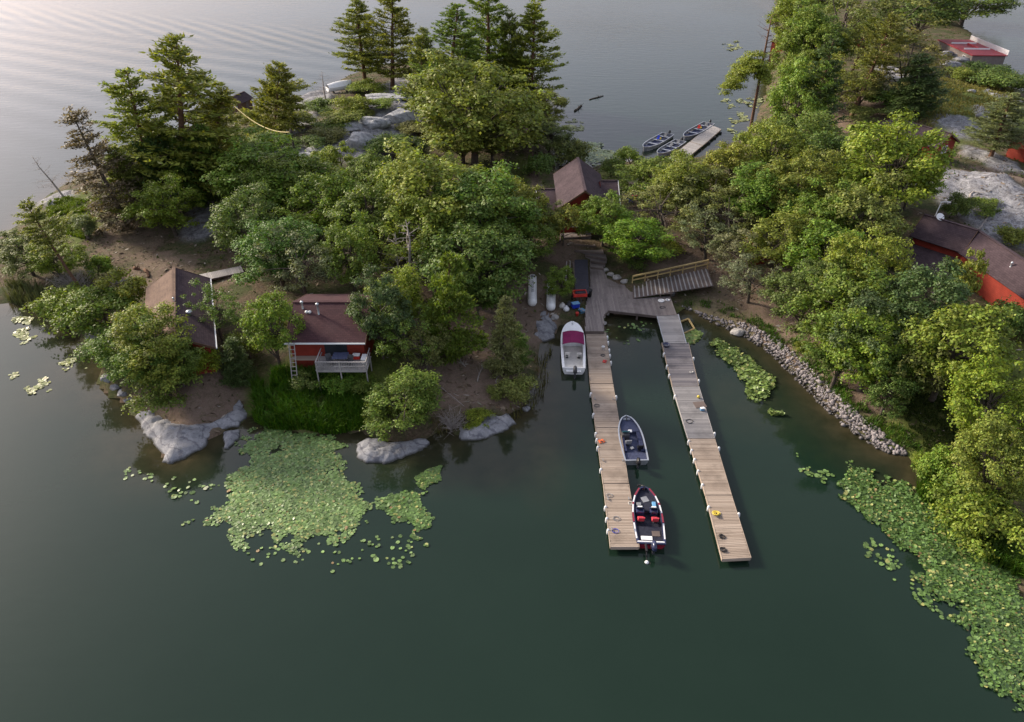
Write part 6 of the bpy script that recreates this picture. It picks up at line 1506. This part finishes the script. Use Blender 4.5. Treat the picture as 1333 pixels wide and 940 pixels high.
# ------------------------------------------------------------------ water lilies
def lilies(name, label, polys, n, r=(.1, .19), col=G5, edge=.5, lift=.04, sparse=None, tilt=.12, yel=.15):
    """round notched pads floating in beds outlined on the water"""
    Vs = []; Fs = []; nb = 0; K = 9
    for poly in polys:
        W = [tuple(P(u, v, 0)[:2]) for u, v in poly]; xs = [p[0] for p in W]; ys = [p[1] for p in W]
        x = rng.uniform(min(xs)-edge, max(xs)+edge, n*8); y = rng.uniform(min(ys)-edge, max(ys)+edge, n*8)
        d = d_poly(x, y, W); d = np.where(in_poly(x, y, W), d, -d); nz = fbm(x, y, 2.2, 13, 3)-.5; nz2 = fbm(x, y, .8, 23, 2)-.5
        pr = np.clip((np.minimum(d/edge, 1.6)+nz*3.4+nz2*2.8)*.8+.22, 0, 1); 
        if sparse: pr = pr*np.clip((fbm(x, y, 1.3, 29, 3)-.42)*6, 0, 1)*sparse
        ok = rng.random(len(x)) < pr; x = x[ok][:n]; y = y[ok][:n]; m = len(x)
        if m == 0: continue
        R = rng.uniform(*r, m)*np.where(rng.random(m) < .1, 1.35, 1); a0 = rng.uniform(0, 6.28, m); k = np.arange(K)
        ang = a0[:, None]+.22+(2*math.pi-.44)*k[None]/(K-1); rr = R[:, None]*(1+.06*np.sin(ang*3+a0[:, None]*5))
        tx, ty = rng.normal(size=m)*tilt, rng.normal(size=m)*tilt
        dx, dy = rr*np.cos(ang), rr*np.sin(ang); z0 = lift*rng.random(m)+.012+R*(np.abs(tx)+np.abs(ty))*.75
        V = np.stack([x[:, None]+dx, y[:, None]+dy, z0[:, None]+dx*tx[:, None]+dy*ty[:, None]], -1)
        ctr = np.stack([x, y, z0], -1)[:, None]; V = np.concatenate([ctr, V], 1)
        F = np.stack([np.zeros(K-1, int), np.arange(1, K), np.arange(2, K+1)], -1)
        Fs.append((F[None]+(np.arange(m)*(K+1))[:, None, None]+nb).reshape(-1, 3)); Vs.append(V.reshape(-1, 3)); nb += m*(K+1)
    o = np_mesh(name, np.concatenate(Vs), np.concatenate(Fs), M['pad']); o.color = (*col, 1); return tag(o, label, 'water lilies', kind='stuff')
LG = (.13, .215, .062); LG2 = (.08, .148, .034); LY = (.26, .29, .12)
lilies('lily_pads', 'large bed of pale green lily pads before the reeds', [[(250,684),(265,668),(288,655),(302,640),(310,620),(320,600),(326,585),(334,562),(350,558),(400,556),(436,562),(448,574),(444,592),(440,612),(455,632),(478,642),(494,656),(488,668),(472,690),(450,702),(430,708),(410,698),(385,706),(370,700),(345,712),(335,700),(310,702),(298,686),(275,688)]], 15000, (.055, .125), LG, .8)
lilies('lily_pads', 'broken lily bed right of the large pale one', [[(497,660),(510,645),(530,638),(552,640),(546,655),(562,672),(560,688),(545,692),(530,678),(512,686),(508,672)], [(545,622),(558,614),(562,628),(552,634)], [(560,612),(574,608),(574,626),(564,624)], [(538,700),(556,696),(552,710)]], 1100, (.06, .13), LG2, .35)
lilies('lily_pads', 'wide green lily bed along the right-hand shore', [[(1094,622),(1120,614),(1150,622),(1190,628),(1202,645),(1240,676),(1270,716),(1310,744),(1345,784),(1380,880),(1345,918),(1318,908),(1296,886),(1272,862),(1268,846),(1290,830),(1276,815),(1250,806),(1230,786),(1206,770),(1198,758),(1220,745),(1208,728),(1172,720),(1152,702),(1132,686),(1114,668),(1104,645)]], 17000, (.05, .115), LG2, .7, .12, None, .25)
lilies('lily_pads', 'bright green lily patch in the middle of the bay', [[(924,447),(936,444),(960,457),(984,472),(998,482),(1008,498),(998,513),(985,524),(972,513),(966,495),(952,477),(932,462)], [(994,536),(1004,534),(1013,540),(1004,546)]], 2200, (.07, .15), G5, .4, .2, None, .3)
lilies('lily_pads', 'little lily patch around the lumber frame', [[(886,440),(904,428),(918,436),(906,449),(892,452)]], 420, (.1, .17), G5, .4, .08, .8)
lilies('lily_pads', 'pale lily bed in the back bay behind the lodge', [[(726,192),(736,178),(760,184),(785,186),(798,200),(796,211),(770,214),(745,206)]], 2600, (.14, .26), (.17, .22, .12), .9)
lilies('lily_pads', 'scattered lilies off the east shore of the island', [[(732,166),(746,156),(768,166),(752,174)], [(722,126),(734,128),(734,136),(724,134)]], 260, (.14, .24), LY, .8, sparse=.9)
lilies('lily_pads', 'pale lily scatter near the half-dead pine', [[(943,58),(958,54),(966,64),(950,66)], [(953,148),(966,146),(970,158),(958,160)], [(944,166),(958,164),(958,172),(946,173)], [(940,130),(1000,128),(990,140),(950,140)]], 260, (.16, .28), LY, .8, sparse=.9)
lilies('lily_pads', 'yellowish lily scraps off the western shore', [[(0,480),(14,478),(20,490),(4,494)], [(40,496),(56,494),(62,506),(44,510)], [(84,472),(100,468),(106,480),(90,486)], [(18,432),(36,428),(42,446),(24,452)], [(22,414),(40,416),(38,422)]], 190, (.09, .17), LY, .5, sparse=.95)
lilies('lily_pads', 'loose single pads drifting off the large beds', [[(300,700),(520,690),(560,720),(480,750),(330,740)], [(1030,590),(1110,600),(1100,640),(1060,640)], [(150,610),(300,625),(260,660),(190,640)], [(1150,700),(1230,800),(1180,790),(1120,700)], [(800,410),(850,420),(840,450),(790,440)]], 90, (.09, .16), LG, .6, sparse=.8)

# ------------------------------------------------------------------ reeds, grass and undergrowth
def blades(name, label, polys, n, h, col, lean=.35, wid=.03, ch=None):
    C = []
    for poly in polys:
        g3 = [ground(u, v) for u, v in poly]; W = [(q.x, q.y) for q in g3]; xs = [p[0] for p in W]; ys = [p[1] for p in W]; x = rng.uniform(min(xs), max(xs), n*3); y = rng.uniform(min(ys), max(ys), n*3)
        ok = in_poly(x+(fbm(x, y, 1.5, 3)-.5)*1.5, y, W) & (fbm(x, y, 1.1, 44, 3) > .38); C.append(np.stack([x[ok][:n], y[ok][:n]], -1))
    C = np.concatenate(C); m = len(C); z = np.array([max(0, GZ(a, b)) for a, b in C]); H = h*rng.uniform(.5, 1.2, m)
    az = rng.uniform(0, 6.28, m); ln = np.abs(rng.normal(size=m))*lean*H; d = np.stack([np.cos(az), np.sin(az)], -1); s = np.stack([-d[:, 1], d[:, 0]], -1)*(wid*rng.uniform(.7, 1.4, m))[:, None]
    b0 = np.stack([C[:, 0]-s[:, 0], C[:, 1]-s[:, 1], z-.05], -1); b1 = np.stack([C[:, 0]+s[:, 0], C[:, 1]+s[:, 1], z-.05], -1)
    md = C+d*(ln*.35)[:, None]; tp = C+d*ln[:, None]
    m0 = np.stack([md[:, 0]-s[:, 0]*.8, md[:, 1]-s[:, 1]*.8, z+H*.62], -1); m1 = np.stack([md[:, 0]+s[:, 0]*.8, md[:, 1]+s[:, 1]*.8, z+H*.62], -1)
    t0 = np.stack([tp[:, 0]-s[:, 0]*.15, tp[:, 1]-s[:, 1]*.15, z+H], -1); t1 = np.stack([tp[:, 0]+s[:, 0]*.15, tp[:, 1]+s[:, 1]*.15, z+H], -1)
    V = np.stack([b0, b1, m1, m0, t1, t0], 1).reshape(-1, 3); F = (np.array([[0, 1, 2, 3], [3, 2, 4, 5]])[None]+(np.arange(m)*6)[:, None, None]).reshape(-1, 4)
    o = np_mesh(name, V, F, M['reed']); o.color = (*col, 1); return tag(o, label, 'reeds' if 'reed' in name else 'grass', kind='stuff')
blades('reeds', 'dense dark green reed bed below the red cabin', [[(330,496),(380,486),(440,492),(485,508),(488,545),(470,560),(430,566),(390,560),(350,560),(328,545)]], 17000, 1.0, (.06, .135, .02), .5, .035)
blades('reeds', 'reeds and sedge along the right-hand lily shore', [[(1186,600),(1215,610),(1262,660),(1310,710),(1340,760),(1300,745),(1262,715),(1232,680),(1200,655)]], 8000, 1.0, (.065, .13, .024), .5, .035)
blades('reeds', 'grey-green reeds at the western tip', [[(5,372),(50,372),(80,405),(100,432),(84,430),(50,410),(12,392)]], 3000, 1.3, (.1, .12, .06), .4, .03)
blades('reeds', 'sparse reeds around the bay edge of the bare point', [[(560,545),(600,552),(690,525),(700,470),(720,445),(706,520),(690,545),(620,552),(575,568)]], 1300, .6, (.1, .1, .03), .5, .025)
blades('grass', 'green grass strip on top of the stone bank', [[(886,394),(930,402),(985,425),(1040,470),(1075,505),(1110,545),(1150,572),(1195,592),(1195,570),(1140,540),(1095,500),(1050,455),(985,412),(930,392)]], 12000, .4, (.065, .13, .024), .6, .03)
blades('grass', 'dry grass on the eastern lawn', [[(1155,140),(1200,110),(1290,105),(1333,130),(1300,160),(1240,150),(1200,175),(1160,160)]], 14000, .35, (.18, .175, .055), .6, .05)
blades('grass', 'bright grass on the western lawn', [[(62,268),(84,258),(118,262),(122,290),(110,312),(80,305),(62,290)]], 9000, .35, (.13, .19, .035), .6, .045)
blades('grass', 'thin lawn grass on the eastern bank', [[(1160,520),(1230,500),(1300,520),(1290,580),(1210,590)]], 6000, .2, (.045, .07, .018), .6, .03)
n = 190000
ux_ = rng.uniform(-72, 128, n); uy_ = rng.uniform(40, 250, n); ii_ = ((ux_-GX0)/GS).astype(int); jj_ = ((uy_-GY0)/GS).astype(int)
dd_ = D[jj_, ii_]; cv = COVER[jj_, ii_]; pr = np.clip((fbm(ux_, uy_, 4.0, 61, 4)-.40)*5, .05, 1)*(dd_ > .5)*(1-cv[:, 2]*.93)*(1-cv[:, 0]*.9)
keep = rng.random(n) < pr*.75; ux_, uy_ = ux_[keep], uy_[keep]; uz_ = Z[jj_[keep], ii_[keep]]
pads_ = [(-16.4, 58.1, 5, 6.5), (-31, 59.6, 5.5, 7.5), (8.7, 89.6, 6.5, 7.5), (8, 70, 3.5, 8), (13, 69, 7, 5)]
ok = np.ones(len(ux_), bool)
for a, b_, c_, d_ in pads_: ok &= ~((np.abs(ux_-a) < c_) & (np.abs(uy_-b_) < d_))
ux_, uy_, uz_ = ux_[ok], uy_[ok], uz_[ok]; C = np.stack([ux_, uy_, uz_+rng.uniform(.03, .45, len(ux_))*np.clip(fbm(ux_, uy_, 3, 71)*1.6-.2, .2, 1.2)], -1)
V, F = leaf_quads(C, np.tile([[0, 0, 1.]], (len(C), 1)), rng.uniform(.09, .22, len(C)), .6, .6)
ug = np_mesh('undergrowth', V, F, M['leaf']); ug.color = (.062, .085, .026, 1); tag(ug, 'low green undergrowth covering the soil under the trees', 'undergrowth', kind='stuff')

# fallen needles, twigs and pebbles on the bare soil
n = 90000; lx_ = rng.uniform(-60, 75, n); ly_ = rng.uniform(45, 140, n); ii_ = ((lx_-GX0)/GS).astype(int); jj_ = ((ly_-GY0)/GS).astype(int)
ok = (D[jj_, ii_] > .4) & (rng.random(n) < .25+.5*COVER[jj_, ii_, 2]) & (fbm(lx_, ly_, 2.4, 83, 4) > .44)
for a, b_, c_, d_ in pads_: ok &= ~((np.abs(lx_-a) < c_*.8) & (np.abs(ly_-b_) < d_*.8))
lx_, ly_ = lx_[ok], ly_[ok]; m = len(lx_); lz_ = np.array([GZ(a, b_) for a, b_ in zip(lx_, ly_)])
az = rng.uniform(0, 6.28, m); L_ = rng.uniform(.08, .5, m)**1.3; W_ = L_*rng.uniform(.06, .45, m); dd = np.stack([np.cos(az), np.sin(az), rng.normal(size=m)*.12], -1); ss = np.stack([-np.sin(az), np.cos(az), rng.normal(size=m)*.3], -1)
c = np.stack([lx_, ly_, lz_+.05], -1); V = np.stack([c-dd*L_[:, None], c+ss*W_[:, None], c+dd*L_[:, None], c-ss*W_[:, None]], 1).reshape(-1, 3)
lt = NT('forest_litter'); g_n = lt.n('ShaderNodeNewGeometry'); lm = lt.done(lt.bsdf(lt.ramp(g_n.outputs['Random Per Island'], [(0, (.05, .036, .025)), (.5, (.14, .1, .065)), (.8, (.24, .19, .14)), (.93, (.36, .33, .29)), (1, (.1, .13, .04))]), .9, 0, None, .2))
tag(np_mesh('ground_litter', V, np.arange(4*m).reshape(-1, 4), lm), 'twigs, dead leaves and pebbles strewn over the soil', 'litter', kind='stuff')
